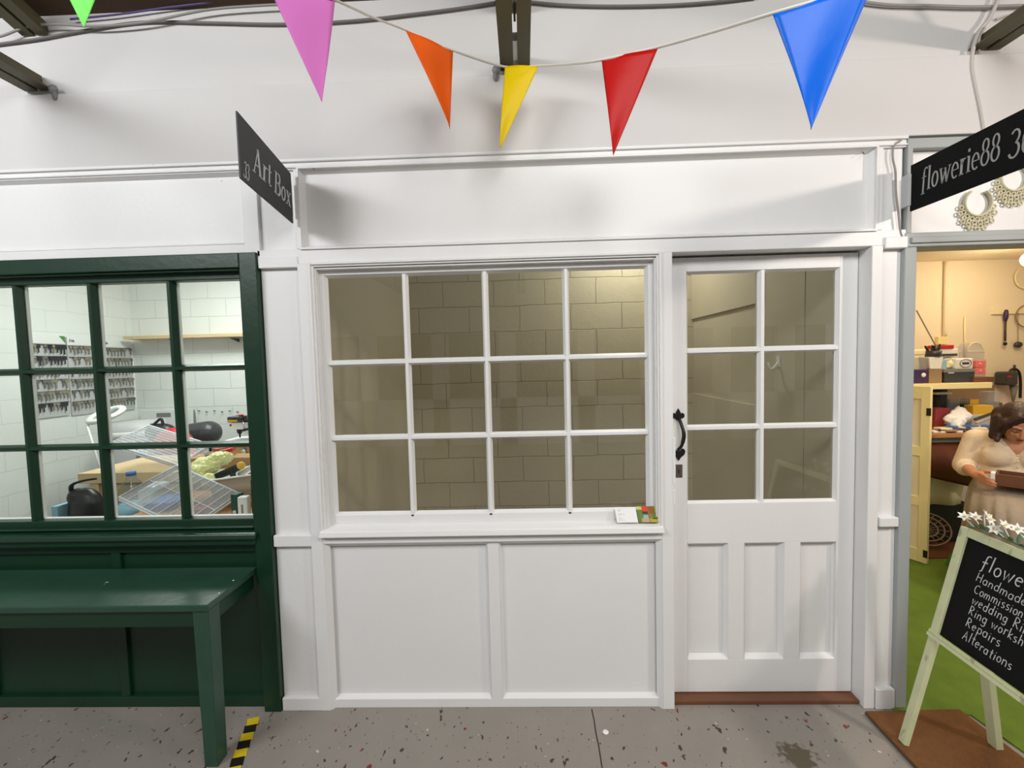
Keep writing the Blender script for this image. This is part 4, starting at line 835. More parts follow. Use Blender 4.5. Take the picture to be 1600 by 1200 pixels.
# counter inside the window
ct = thing('counter', 'orange brown wooden counter inside the green window', 'counter', (-1.6, 0.55, 0))
bx(-2.35, -1.13, 0.10, 1.05, 0.72, 0.75).build('counter_top', M['pinedark'], ct, bevel=0.003)
for x, y in ((-2.30, 0.16), (-1.18, 0.16), (-2.30, 0.99), (-1.18, 0.99)): bx(x-0.025, x+0.025, y-0.025, y+0.025, 0, 0.72).build('leg', M['pinedark'], ct)
def crate(label, apex, e1, e2, L1, L2, dep, n1, n2):
    """shallow ribbed see-through plastic crate; apex = top corner, e1/e2 along its base, nn out of its base"""
    e1 = Vector(e1).normalized(); e2 = Vector(e2); e2 = (e2-e1*e2.dot(e1)).normalized(); nn = e1.cross(e2)
    if nn.y > 0: nn = -nn
    r = thing('plastic_crate', label, 'crate', apex, 'clear plastic crates'); A = Vector(apex); t = 0.004
    P = lambda a, b, c: A+e1*a+e2*b+nn*c
    def slab(mb, a0, a1, b0, b1, c0, c1): mb.hexa([P(a0, b0, c0), P(a1, b0, c0), P(a1, b1, c0), P(a0, b1, c0)], [P(a0, b0, c1), P(a1, b0, c1), P(a1, b1, c1), P(a0, b1, c1)])
    m = MB(); slab(m, 0, L1, 0, L2, -t, 0); slab(m, 0, t, 0, L2, -dep, -t); slab(m, L1-t, L1, 0, L2, -dep, -t); slab(m, t, L1-t, 0, t, -dep, -t); slab(m, t, L1-t, L2-t, L2, -dep, -t)
    m.build('shell', M['frost'], r)
    m = MB(); q = 0.014
    for (a, b) in (((0, 0), (L1, 0)), ((0, L2), (L1, L2)), ((0, 0), (0, L2)), ((L1, 0), (L1, L2))):
        m.tube([P(a[0], a[1], -dep), P(b[0], b[1], -dep)], 0.007, 6)
    m.tube([P(0, 0, 0), P(L1, 0, 0), P(L1, L2, 0), P(0, L2, 0)], 0.0055, 6, close=True)
    m.build('rim', M['clearribs'], r)
    m = MB()
    for i in range(1, n1): slab(m, L1*i/n1-0.0013, L1*i/n1+0.0013, 0.004, L2-0.004, 0, 0.003)
    for i in range(1, n2): slab(m, 0.004, L1-0.004, L2*i/n2-0.0013, L2*i/n2+0.0013, 0, 0.003)
    m.build('ribs', M['clearribs'], r); return r
crate('clear ribbed plastic crate tilted on the counter, lower and nearer one', W(276, 727, 0.62), (0.85, -0.15, -0.31), (-0.10, -0.85, -0.34), 0.46, 0.32, 0.02, 9, 2)
crate('clear ribbed plastic crate tilted behind, higher and further one', W(232, 664, 1.66), (0.85, 0.10, -0.33), (0.10, -0.85, -0.24), 0.52, 0.38, 0.02, 1, 11)
# grey-blue clutter seen through the near crate
tag(MB().box(-2.34, -2.17, 0.62, 0.80, 0.75, 0.80).build('blue_case', M['bluep'], loc=(-2.14, 0.7, 0.75), bevel=0.008), 'blue flat case on the counter under the near clear crate', 'case')
tag(MB().box(-1.98, -1.88, 0.52, 0.64, 0.75, 0.79).build('red_case', M['dustyred'], loc=(-1.93, 0.58, 0.75), bevel=0.008), 'dull red flat case on the counter under the near clear crate', 'case')
# brown box, white tub and its contents
cb_ = tag(MB().box(-2.16, -1.60, 0.67, 1.04, 0.75, 0.785).build('cardboard_box', M['pinedark'], loc=(-1.9, 0.85, 0.75), bevel=0.003), 'flat orange brown box on the counter under the white tub', 'box')
tb = thing('plastic_tub', 'white plastic tub full of tools behind the green window corner', 'tub', (-1.88, 0.86, 0.787))
T = Matrix.Translation((-1.86, 0.87, 0.787)) @ Matrix.Rotation(R(32), 4, 'Z')
def rrect(w_, h_, r_, n=5):
    o = []
    for cx, cy_, a0 in ((w_/2-r_, h_/2-r_, 0), (-w_/2+r_, h_/2-r_, 90), (-w_/2+r_, -h_/2+r_, 180), (w_/2-r_, -h_/2+r_, 270)): o += [(x, y) for x, y in arc(cx, cy_, r_, r_, a0, a0+90, n)]
    return o
tm = MB(); lv = [(0.34, 0.22, 0.0), (0.38, 0.25, 0.07), (0.385, 0.255, 0.072), (0.40, 0.27, 0.13), (0.425, 0.295, 0.132), (0.425, 0.295, 0.142), (0.395, 0.265, 0.142), (0.36, 0.235, 0.03)]
vs = []; nn_ = None
for (a_, b__, z) in lv:
    q = rrect(a_, b__, 0.05); nn_ = len(q); vs += [T @ Vector((x, y, z)) for x, y in q]
fs = [(i*nn_+j, i*nn_+(j+1) % nn_, (i+1)*nn_+(j+1) % nn_, (i+1)*nn_+j) for i in range(len(lv)-1) for j in range(nn_)]
fs += [tuple(range(nn_-1, -1, -1)), tuple((len(lv)-1)*nn_+j for j in range(nn_))]
tm.add(vs, fs, True); tm.build('tub_body', M['whitep'], tb)
yb_ = thing('plastic_bag', 'crumpled pale yellow plastic bag hanging over the white tub', 'bag', (-1.72, 0.84, 0.95))
m = MB()
for c, r in ((W(322, 728, 0.80), (0.085, 0.09, 0.06)), (W(308, 742, 0.72), (0.05, 0.05, 0.07)), (W(340, 718, 0.86), (0.07, 0.07, 0.05)), (W(325, 752, 0.70), (0.035, 0.04, 0.055)), (W(352, 714, 0.9), (0.05, 0.05, 0.035))): m.ell(c, r, 14)
yo = m.build('bag_body', M['bagyellow'], yb_, remesh=0.006, smooth_it=2)
tx_ = bpy.data.textures.new('crumple', 'CLOUDS'); tx_.noise_scale = 0.025
dm = yo.modifiers.new('d', 'DISPLACE'); dm.texture = tx_; dm.strength = 0.03; dm.mid_level = 0.5; dm.texture_coords = 'GLOBAL'
dr = thing('cordless_drill', 'black and yellow power tool lying in the white tub', 'power tool', W(352, 738, 0.84))
m = MB(); m.cap(W(338, 745, 0.80), W(372, 730, 0.80), 0.022, 0.026); m.cap(W(362, 736, 0.8), W(366, 748, 0.79), 0.018, 0.016); m.build('body', M['black'], dr, remesh=0.006, smooth_it=2)
plabel(MB().lathe([(0.0001, 0), (0.024, 0), (0.026, 0.012), (0.02, 0.02), (0.0001, 0.022)], W(378, 727, 0.78), 16, 'Y', Matrix.Rotation(R(180), 4, 'Z')).build('cap', M['yellowp'], dr), 'yellow round cap')
tag(MB().cap(W(376, 740, 0.86), W(400, 725, 0.92), 0.018, 0.014).build('grey_tube', M['ltgrey'], loc=W(388, 733, 0.88)), 'light grey tube lying in the white tub', 'tube')
tag(MB().ell(W(394, 741, 0.9), (0.03, 0.02, 0.014), 10).build('red_pouch', M['redp'], loc=W(394, 741, 0.9)), 'small red pouch among the tools in the tub', 'pouch')
rj = random.Random(3)
for i, (x, y, c) in enumerate(((352, 704, 'card'), (344, 702, 'dustyred'), (359, 703, 'redp'), (349, 709, 'whitep'), (330, 708, 'whitecable'))):
    c_ = W(x, y, 1.25); Mx = Matrix.Translation(c_) @ Matrix.Rotation(rj.uniform(0, 3), 4, 'Z') @ Matrix.Rotation(rj.uniform(-0.3, 0.3), 4, 'X')
    lb = ['brown card scrap on top of the pile behind the yellow bag', 'dull red packet behind the yellow bag', 'bright red packet near the cabinet lock', 'white slip on the pile behind the yellow bag', 'white packet left on the pile behind the yellow bag'][i]
    tag(MB().box(-0.04, 0.04, -0.03, 0.03, -0.012, 0.012, Mx).build('packet', M[c], loc=c_, bevel=0.003), lb, 'packet')
tag(bx(-2.46, -1.95, 1.14, 1.295, 0, 0.96).build('carton', M['card'], loc=(-2.2, 1.22, 0), bevel=0.004), 'tall brown carton standing behind the white tub', 'carton')
# lamp boxes at the window
gx = thing('lamp_box', 'dark green lamp carton standing at the window corner', 'box', W(368, 803, 0.40))
p0 = W(362, 806, 0.42); z0 = 0.75; p0.z = z0
Mx = Matrix.Translation(p0) @ Matrix.Rotation(R(-10), 4, 'Z')
MB().box(0, 0.038, 0, 0.05, 0, 0.155, Mx).build('carton', M['greenbox'], gx, bevel=0.0015)
lt = MB(); write(lt, 'SYLVANIA', Mx @ Vector((0.030, -0.0006, 0.008)), Mx.to_3x3() @ Vector((0, 0, 1)), Mx.to_3x3() @ Vector((-1, 0, 0)), 0.022, 'H', 0.0006, 0.62, stroke=0.2)
lt.build('printed_name', M['paper'], gx)
wx = thing('power_bank', 'white box with a grey label standing beside the green lamp carton', 'box', W(380, 803, 0.40))
Mx = Matrix.Translation(p0+Vector((0.044, -0.012, 0))) @ Matrix.Rotation(R(6), 4, 'Z')
MB().box(0, 0.052, 0, 0.04, 0, 0.142, Mx).build('body', M['whitep'], wx, bevel=0.005)
MB().box(0.020, 0.030, -0.0008, 0, 0.05, 0.10, Mx).build('label_strip', M['grey'], wx)
cn = thing('black_case', 'black plastic case with round holes against the window jamb', 'case', p0+Vector((0.12, 0.05, 0)))
Mx = Matrix.Translation(p0+Vector((0.085, 0.045, 0)))
MB().box(0, 0.10, 0, 0.06, 0, 0.225, Mx).build('body', M['black'], cn, bevel=0.008)
for x, z in ((0.03, 0.205), (0.06, 0.205)): MB().lathe([(0.0001, -0.001), (0.009, -0.001), (0.009, 0.001), (0.0001, 0.001)], Mx @ Vector((x, 0, z)), 12, 'Y').build('hole_ring', M['grey'], cn)
# cabinet with lock and bench drill
cbn = thing('wooden_cabinet', 'brown wooden lock display cabinet under the bench drill', 'cabinet', (-2.1, 1.72, 0.825))
bx(-2.60, -1.95, 1.58, 1.92, 0.825, 0.965).build('body', M['card'], cbn, bevel=0.003)
bx(-2.60, -1.93, 1.56, 1.94, 0.965, 0.985).build('top_board', M['whitep'], cbn, bevel=0.003)
kn = MB(); c_ = W(383, 705, 1.58); kn.lathe([(0.0001, -0.03), (0.022, -0.03), (0.024, -0.015), (0.012, -0.008), (0.03, -0.004), (0.03, 0.0), (0.0001, 0.0)], c_, 16, 'Y'); plabel(kn.build('lock_knob', M['metal'], cbn), 'round chrome lock knob')
dp = thing('bench_drill', 'small bench drill press with black head and red knobs', 'drill press', (-2.4, 1.70, 0.985))
dx, dy, dz = -2.43, 1.70, 0.985
bx(dx-0.06, dx+0.16, dy-0.09, dy+0.09, dz, dz+0.016).build('base', M['ltgrey'], dp, bevel=0.003)
MB().tube([(dx+0.10, dy, dz+0.016), (dx+0.10, dy, dz+0.22)], 0.018, 14).build('column', M['metal'], dp)
hd = MB(); hd.box(dx-0.045, dx+0.06, dy-0.045, dy+0.045, dz+0.105, dz+0.165); hd.box(dx+0.05, dx+0.15, dy-0.04, dy+0.04, dz+0.06, dz+0.165); hd.build('head', M['whitep'], dp, bevel=0.006)
bc = MB(); bc.box(dx-0.07, dx+0.06, dy-0.06, dy+0.06, dz+0.165, dz+0.215); bc.box(dx+0.06, dx+0.20, dy-0.05, dy+0.05, dz+0.175, dz+0.222); bcv = bc.build('belt_cover', M['dark'], dp, bevel=0.010)
for x0, x1, z in ((dx-0.06, dx+0.02, 0.172), (dx+0.10, dx+0.16, 0.195)): bx(x0, x1, dy-0.0615 if x0 < dx else dy-0.0515, dy-0.05, dz+z, dz+z+0.018).build('warning_label', M['yellowp'], bcv)
MB().ell((dx+0.035, dy-0.03, dz+0.222), (0.02, 0.02, 0.012), 12).build('red_knob', M['redp'], dp)
MB().ell((dx-0.062, dy-0.02, dz+0.14), (0.014, 0.014, 0.012), 12).build('red_button', M['redp'], dp)
MB().tube([(dx+0.06, dy-0.05, dz+0.18), (dx+0.10, dy-0.09, dz+0.12)], 0.006, 8).build('feed_lever', M['metal'], dp)
MB().cap((dx+0.09, dy-0.09, dz+0.105), (dx+0.13, dy-0.09, dz+0.115), 0.012, 0.01).build('lever_knob', M['black'], dp)
MB().lathe([(0.0001, 0.03), (0.006, 0.03), (0.008, 0.06), (0.02, 0.07), (0.024, 0.105), (0.0001, 0.105)], (dx-0.005, dy, dz), 16).build('chuck', M['black'], dp)
# chair back, red case, black bag, saw
ch = thing('office_chair', 'black padded chair back behind the clear crates', 'chair', (-3.4, 2.7, 0))
b = MB(); b.cap(W(300, 678, 2.75), W(326, 676, 2.75), 0.118, 0.132); b.build('backrest', M['dark'], ch, remesh=0.012, smooth_it=4)
cc = W(314, 680, 2.75)
MB().ell((cc.x, 2.67, 0.45), (0.22, 0.18, 0.06), 18).build('seat', M['dark'], ch)
MB().tube([(cc.x, 2.69, 0.43), (cc.x, 2.69, 0.10)], 0.03, 10).build('column', M['black'], ch)
MB().tube([(cc.x, 2.75, 0.45), (cc.x, 2.90, 0.50), (cc.x, 2.89, 0.70), (cc.x, 2.83, 0.83)], 0.022, 8).build('back_bar', M['black'], ch)
for i in range(5): a = i*2*math.pi/5; MB().cap((cc.x, 2.69, 0.10), (cc.x+0.2*math.cos(a), 2.69+0.2*math.sin(a), 0.035), 0.026, 0.03).build('leg', M['black'], ch)
MB().box(cc.x-0.16, cc.x-0.09, 2.61, 2.64, cc.z-0.02, cc.z+0.015).build('label_tag', M['whitep'], ch)
rc_ = thing('red_bucket', 'rounded red tool case between the crates and the black chair', 'case', (-2.9, 2.0, 0.0))
b = MB(); b.ell(W(272, 700, 2.15), (0.20, 0.12, 0.20), 18); b.cap(W(300, 720, 2.13), W(310, 732, 2.13), 0.09, 0.05); b.build('body', M['redp'], rc_, remesh=0.014, smooth_it=3)
c_ = W(272, 700, 2.15); MB().box(c_.x-0.12, c_.x+0.12, 2.08, 2.22, 0, 0.66).build('stand', M['dark'], rc_)
bb = thing('holdall', 'black holdall with a peaked handle behind the red case', 'bag', W(250, 672, 2.45))
b = MB(); c_ = W(252, 676, 2.45); b.ell(c_, (0.16, 0.10, 0.10), 16); b.ell(c_+Vector((-0.09, 0, 0.05)), (0.05, 0.06, 0.05), 12); b.build('body', M['black'], bb, remesh=0.014, smooth_it=3)
MB().tube(bez([W(231, 672, 2.42), W(244, 660, 2.42), W(252, 655, 2.42), W(256, 668, 2.42)], 6), 0.014, 8).build('handle', M['black'], bb)
MB().box(c_.x-0.2, c_.x+0.1, 2.36, 2.42, 0, c_.z-0.07).build('crate_base', M['grey'], bb)
tag(MB().box(*[v for v in (W(231, 660, 2.9).x, W(239, 660, 2.9).x)], 2.88, 2.94, W(235, 664, 2.9).z, W(235, 656, 2.9).z).build('blue_box', M['bluep'], loc=W(235, 664, 2.9)), 'tiny blue box on the wall behind the black holdall', 'box')
wp = thing('plastic_sheet', 'white plastic sheet with a slot handle against the back wall', 'panel', (-3.9, 3.38, 0))
c_ = W(257, 648, 3.38); MB().box(c_.x-0.3, c_.x+0.28, 3.37, 3.42, 0, c_.z+0.06).build('sheet', M['whitep'], wp, bevel=0.004)
MB().box(c_.x-0.09, c_.x+0.09, 3.362, 3.372, c_.z-0.025, c_.z+0.025).build('slot', M['grey'], wp, bevel=0.012)
s0, s1, s2 = W(297, 668, 3.2), W(303, 668, 3.2), W(302, 640, 3.2)
s0.z = s1.z = 0.0
tag(MB().prism([s0, s1+Vector((0.06, 0, 0)), s2+Vector((0.01, 0, -0.05)), s2], (0, 0.02, 0)).build('tall_board', M['grey'], loc=s0), 'grey pointed board standing behind the black chair', 'board')
for i in range(6):
    c_ = W(312+i*12, 642+(i % 2)*1.5, 3.425)
    tag(MB().tube([c_, c_+Vector((0, -0.03, 0.004))], 0.006, 6).build('wall_peg', M['dark'], loc=c_), 'small dark peg in the locksmith back wall above the black chair', 'peg', 'pegs in a row on the back wall')

# ================================================================== JEWELLER'S SHOP
def wbox(mb, px0, py0, px1, py1, Y, dep):   # box whose front face spans two photo points at depth Y
    a = W(px0, py0, Y); b = W(px1, py1, Y); x0, x1 = sorted((a.x, b.x)); z0, z1 = sorted((a.z, b.z))
    return mb.box(x0, x1, Y, Y+dep, z0, z1), Vector(((x0+x1)/2, Y, z0))
SY = 1.60; SZ = 1.345                           # shelf front and shelf top
lampp = thing('ceiling_lamp', 'glowing round lamp on the ceiling of the jewellery shop', 'lamp', (4.02, 1.62, 2.43))
MB().lathe([(0.0001, 0), (0.06, 0), (0.06, -0.03), (0.025, -0.05), (0.025, -0.09), (0.0001, -0.09)], (4.02, 1.62, 2.43), 20).build('lamp_base', M['cream'], lampp)
MB().ell((4.02, 1.62, 2.30), (0.085, 0.085, 0.065), 20, Matrix.Rotation(R(20), 4, 'Y')).build('lit_globe', M['bulb'], lampp)
sf = thing('cupboard', 'cream yellow open cupboard shelf with a panelled door beside the cluttered desk', 'cupboard', (3.3, 1.9, 1.30))
bx(2.90, 3.70, SY, 2.25, SZ-0.045, SZ).build('shelf_board', M['cream'], sf, bevel=0.003)
MB().prism([(3.28, 2.25, SZ-0.045), (3.28, 1.75, SZ-0.045), (3.28, 2.25, SZ-0.25)], (0.02, 0, 0)).build('bracket', M['cream'], sf)
# open cream door
hx0 = Vector((2.992, 1.335, 0)); dd = (Vector((2.72, 1.93, 0))-hx0).normalized(); nrm = Vector((dd.y, -dd.x, 0)); 
if nrm.x > 0: nrm = -nrm
DWd = 0.52; DH = 1.345
def dp_(u, z, n): return hx0+dd*u+nrm*n+Vector((0, 0, z))
def dslab(mb, u0, u1, z0, z1, n0, n1): mb.hexa([dp_(u0, z0, n0), dp_(u1, z0, n0), dp_(u1, z0, n1), dp_(u0, z0, n1)], [dp_(u0, z1, n0), dp_(u1, z1, n0), dp_(u1, z1, n1), dp_(u0, z1, n1)])
m = MB(); dslab(m, 0, 0.055, 0.012, DH, -0.015, 0.015); dslab(m, DWd-0.075, DWd, 0.012, DH, -0.015, 0.015)
for z0, z1 in ((0.012, 0.11), (0.44, 0.51), (0.82, 0.89), (1.25, DH)): dslab(m, 0.055, DWd-0.075, z0, z1, -0.015, 0.015)
cdn = plabel(m.build('door', M['cream'], sf, bevel=0.002), 'open cream yellow panelled door with dark hinges')
for z0, z1 in ((0.11, 0.44), (0.51, 0.82), (0.89, 1.25)):
    m = MB(); dslab(m, 0.055, DWd-0.075, z0, z1, -0.004, 0.004); m.build('panel', M['creampanel'], cdn)
for z in (0.06, 1.13):
    m = MB(); dslab(m, -0.006, 0.020, z, z+0.055, 0.0151, 0.019); plabel(m.build('hinge', M['iron'], cdn), 'dark metal hinge')
# desk with brown leather apron
dk = thing('jeweller_desk', 'brown topped jeweller desk covered in clutter behind the woman', 'desk', (3.5, 1.8, 0))
bx(3.03, 4.5, 1.50, 2.25, 0.93, 0.962).build('desk_top', M['pinedark'], dk, bevel=0.003)
bx(3.06, 4.45, 1.56, 2.25, 0.86, 0.93).build('frame', M['grey'], dk)
for x, y in ((3.12, 2.18), (4.40, 2.18), (4.40, 1.60), (3.60, 2.18)): bx(x-0.03, x+0.03, y-0.03, y+0.03, 0, 0.86).build('leg', M['brownwood'], dk)
def skin_fn(u, v): return Vector((3.13+0.55*u, 1.545-0.09*math.sin(v*math.pi)*(0.4+0.6*math.sin(u*math.pi))-0.02*v, 0.885-v*(0.26+0.14*u)))
m = MB().sheet(skin_fn, 16, 12); plabel(m.build('leather_apron', M['leather'], dk, thick=0.004), 'dark brown leather catch skin hung under the desk')
clth = MB().sheet(lambda u, v: Vector((3.10+0.50*u+0.02*math.sin(v*5), 1.66+0.02*math.sin(u*14)+0.02*v, 0.80-0.46*v)), 24, 6)
tag(clth.build('white_cloth', M['creampanel'], thick=0.004, loc=(3.3, 1.7, 0.4)), 'pale cloth hanging under the desk below the leather apron', 'cloth')
tag(bx(3.16, 3.70, 1.72, 2.1, 0.008, 0.33).build('black_crate', M['black'], loc=(3.4, 1.9, 0.0), bevel=0.01), 'black crate on the floor under the jeweller desk', 'crate')
tag(bx(3.10, 3.98, 1.44, 2.0, 0.0, 0.008).build('floor_board', M['brownwood'], loc=(3.5, 1.7, 0)), 'bare brown board on the floor under the jeweller desk', 'board')
# wicker fan leaning on the crate
wk = thing('wicker_tray', 'round openwork wicker tray leaning against the black crate', 'tray', (3.24, 1.6, 0.01))
Mx = Matrix.Translation((3.24, 1.62, 0.165)) @ Matrix.Rotation(R(-25), 4, 'Z') @ Matrix.Rotation(R(68), 4, 'X')
for r_ in (0.15, 0.11, 0.07): MB().tube([Mx @ Vector((r_*math.cos(a*math.pi/12), r_*0.85*math.sin(a*math.pi/12), 0)) for a in range(24)], 0.006, 6, close=True).build('ring', M['wicker'], wk)
m = MB()
for a in range(16): m.tube([Mx @ Vector((0.01*math.cos(a*math.pi/8), 0.01*math.sin(a*math.pi/8), 0)), Mx @ Vector((0.15*math.cos(a*math.pi/8), 0.1275*math.sin(a*math.pi/8), 0))], 0.003, 5)
m.build('spokes', M['wicker'], wk)
gsh = W(1500, 848, 1.25); 
m = MB(); m.hexa([(gsh.x-0.03, 1.2, 0.008), (gsh.x+0.09, 1.2, 0.008), (gsh.x+0.09, 1.34, 0.008), (gsh.x-0.03, 1.34, 0.008)], [(gsh.x+0.03, 1.25, 0.17), (gsh.x+0.08, 1.25, 0.17), (gsh.x+0.08, 1.30, 0.17), (gsh.x+0.03, 1.30, 0.20)])
tag(m.build('watering_can', M['bgreen'], loc=(gsh.x, 1.27, 0.008), bevel=0.01, subd=1), 'small green plastic container on the turf behind the chalkboard', 'container')
# things on the shelf
def item(name, label, cat, rect, Y, dep, m, bevel=0.004, group=None, zfix=None):
    mb, c = wbox(MB(), *rect, Y, dep)
    if zfix is not None:
        lo = min(v.z for v in mb.v)
        for v in mb.v:
            if abs(v.z-lo) < 1e-6: v.z = zfix
        c.z = zfix
    return tag(mb.build(name, M[m], loc=c, bevel=bevel), label, cat, group)
ZS = SZ+0.001
item('tissue_box', 'plum coloured box at the left end of the cream shelf', 'box', (1422, 578, 1450, 592), 1.66, 0.12, 'plum', zfix=ZS)
wd_ = W(1443, 586, 1.658); tag(MB().lathe([(0.0001, -0.002), (0.018, -0.002), (0.018, 0.0), (0.0001, 0.0)], wd_, 16, 'Y').build('round_sticker', M['paper'], loc=wd_), 'white round sticker on the plum box', 'sticker')
item('clear_box', 'clear box with pale contents on top of the plum box', 'box', (1424, 560, 1448, 577.5), 1.67, 0.10, 'frost')
item('paper_roll_box', 'pale paper roll lying over the clear box at the shelf end', 'roll', (1422, 546, 1447, 555), 1.68, 0.08, 'creampanel', 0.012)
item('lower_tub', 'clear tub with beads standing on the cream shelf', 'tub', (1452, 577, 1472, 593), 1.66, 0.10, 'wicker', zfix=ZS)
tubw = W(1462, 577, 1.66)
tag(MB().hexa([W(1453.5, 576.5, 1.66), W(1471, 576.5, 1.66), W(1471, 576.5, 1.66)+Vector((0, 0.1, 0)), W(1453.5, 576.5, 1.66)+Vector((0, 0.1, 0))], [W(1451.5, 558, 1.66), W(1474, 558, 1.66), W(1474, 558, 1.66)+Vector((0, 0.1, 0)), W(1451.5, 558, 1.66)+Vector((0, 0.1, 0))]).build('white_tub', M['whitep'], loc=tubw, bevel=0.004), 'translucent white tub stacked on the bead tub', 'tub')
jr = thing('tool_jar', 'dark jar stuffed with small hand tools on the white tub', 'jar', W(1458, 557, 1.70))
m = MB(); jc = W(1458, 557.5, 1.70); m.lathe([(0.05, 0), (0.052, 0.05), (0.0001, 0.05)], jc, 16); m.build('jar_body', M['dark'], jr)
for i in range(9):
    a = random.uniform(0, 6.28); MB().cap(jc+Vector((0.03*math.cos(a), 0.03*math.sin(a), 0.04)), jc+Vector((0.05*math.cos(a)-0.01, 0.04*math.sin(a), random.uniform(0.06, 0.095))), 0.009, 0.008, 8).build('tool_handle', M[random.choice(('black', 'grey', 'dark'))], jr)
item('white_carton', 'white carton behind the tool jar under the red strip', 'carton', (1468, 545, 1497, 591.5), 1.84, 0.10, 'whitep', zfix=ZS)
item('red_folder', 'red flat folder on top of the white carton', 'folder', (1469, 539.5, 1491, 544.5), 1.83, 0.12, 'redp')
item('dark_tray', 'thin dark tray edge resting in front of the white carton', 'tray', (1468, 553, 1496, 556), 1.80, 0.03, 'dark', 0.001)
item('green_tub', 'pale green tub between the bead tub and the grey tool box', 'tub', (1472, 562, 1479, 592), 1.70, 0.09, 'bluegrey', zfix=ZS)
gt = thing('tool_box', 'grey tool box with a worn lid on the cream shelf', 'tool box', W(1499, 592.5, 1.66))
mb, c = wbox(MB(), 1476, 577, 1523, 592.8, 1.66, 0.14)
for v in mb.v:
    if v.z < 1.37: v.z = ZS
mb.build('body', M['dark'], gt, bevel=0.006)
mb, c = wbox(MB(), 1475, 577, 1524, 581, 1.655, 0.15); mb.build('lid_band', M['grey'], gt, bevel=0.003)
mb, c = wbox(MB(), 1482, 581.5, 1491, 583.5, 1.656, 0.003); mb.build('label_plate', M['ltgrey'], gt)
wc = thing('white_case', 'white plastic case with a ringed plum badge on the grey tool box', 'case', W(1507, 576.5, 1.68))
mb, c = wbox(MB(), 1493, 560, 1521, 576.3, 1.68, 0.11); mb.build('body', M['whitep'], wc, bevel=0.012)
bc_ = W(1509, 567.5, 1.678); MB().tube([bc_+Vector((0.045*math.cos(a*math.pi/10), 0, 0.032*math.sin(a*math.pi/10))) for a in range(20)], 0.0028, 6, close=True).build('badge_ring', M['grey'], wc)
MB().box(bc_.x-0.026, bc_.x+0.026, 1.6765, 1.679, bc_.z-0.008, bc_.z+0.008).build('badge', M['plum'], wc)
cr_ = thing('crumpled_wrapper', 'crumpled pale wrapper on the left of the grey tool box', 'wrapper', W(1485, 576, 1.7))
m = MB(); m.ell(W(1485, 569, 1.72), (0.035, 0.03, 0.032), 12); m.ell(W(1489, 564, 1.72), (0.022, 0.02, 0.03), 10); m.ell(W(1480, 573, 1.72), (0.025, 0.02, 0.016), 10); m.build('wrapper_body', M['creampanel'], cr_, remesh=0.007)
pd_ = thing('drawer_unit', 'small clear unit of pink drawers on the cream shelf', 'drawers', W(1532, 592, 1.72))
mb, c = wbox(MB(), 1523, 562, 1541, 588, 1.74, 0.12); mb.build('casing', M['frost'], pd_, bevel=0.006)
for y0, y1 in ((563.5, 573.5), (574.5, 584)):
    mb, c = wbox(MB(), 1524, y0, 1540, y1, 1.728, 0.1); d_ = mb.build('drawer', M['pinkp'], pd_, bevel=0.003)
    cc2 = W(1532, (y0+y1)/2, 1.727); MB().ell(cc2, (0.008, 0.006, 0.005), 8).build('knob', M['whitep'], d_)
mb, c = wbox(MB(), 1524, 588.5, 1540, 593.5, 1.75, 0.10)
mb.build('foot', M['frost'], pd_)
item('brown_tray', 'thin brown tray at the right end of the cream shelf', 'tray', (1522, 589.5, 1553, 592.5), 1.64, 0.06, 'brownwood', 0.002, zfix=ZS)
# clear domed box behind
dm_ = thing('domed_box', 'clear domed box on top of the pink drawers', 'box', W(1524, 562, 1.76))
pts = [W(1511, 549, 1.76), W(1513, 542, 1.76), W(1518, 536.5, 1.76), W(1525, 535, 1.76), W(1532, 537, 1.76), W(1536, 543, 1.76), W(1537.5, 549, 1.76)]
MB().tube(pts, 0.004, 6, close=True).build('edge', M['creampanel'], dm_)
MB().prism(pts, (0, 0.09, 0)).build('dome', M['frost'], dm_)
mb, c = wbox(MB(), 1513, 549.5, 1538, 561.8, 1.76, 0.09)
mb.build('case', M['frost'], dm_)
# fixtures on the wall
YB = 2.25
def wtube(name, label, cat, pts, Y, r, m): 
    p = [W(x, y, Y) for x, y in pts]; return tag(MB().tube(bez(p, 6) if len(p) > 2 else p, r, 8).build(name, M[m], loc=p[0]), label, cat)
wtube('conduit_pipe', 'white conduit running down the wall to the socket', 'pipe', ((1478.5, 409), (1477, 470), (1476, 526)), YB-0.016, 0.016, 'warmwall')
item('wall_socket', 'cream wall socket above the tool jar', 'socket', (1466, 526, 1482, 538), YB-0.03, 0.03, 'cream', 0.004)
wtube('conduit_pipe', 'thin pipe on the wall above the white case', 'pipe', ((1507.5, 495), (1507, 570)), YB-0.01, 0.007, 'creampanel')
wtube('stick', 'thin stick leaning diagonally above the shelf end', 'stick', ((1432, 485), (1489, 590)), 1.99, 0.005, 'grey')
item('wall_rail', 'pale rail on the wall holding the screwdriver', 'rail', (1552, 482, 1640, 489), YB-0.022, 0.022, 'creampanel', 0.003)
sd2 = thing('screwdriver', 'dark handled tool hanging on the wall rail', 'tool', W(1572, 486, YB-0.03))
MB().tube([W(1572.5, 484, YB-0.035), W(1572, 488, YB-0.035), W(1571.5, 496, YB-0.035), W(1571, 502, YB-0.035)], [0.010, 0.016, 0.018, 0.010], 10).build('handle', M['plum'], sd2)
MB().tube([W(1571, 502, YB-0.035), W(1570.5, 533, YB-0.035)], 0.008, 8).build('shaft', M['dark'], sd2)
MB().ell(W(1570.5, 537, YB-0.035), (0.016, 0.014, 0.018), 10).build('tip', M['black'], sd2)
pd2 = thing('hanging_pendant', 'dark round disc hanging on a cord at the right frame edge', 'disc', W(1591, 500, YB-0.03))
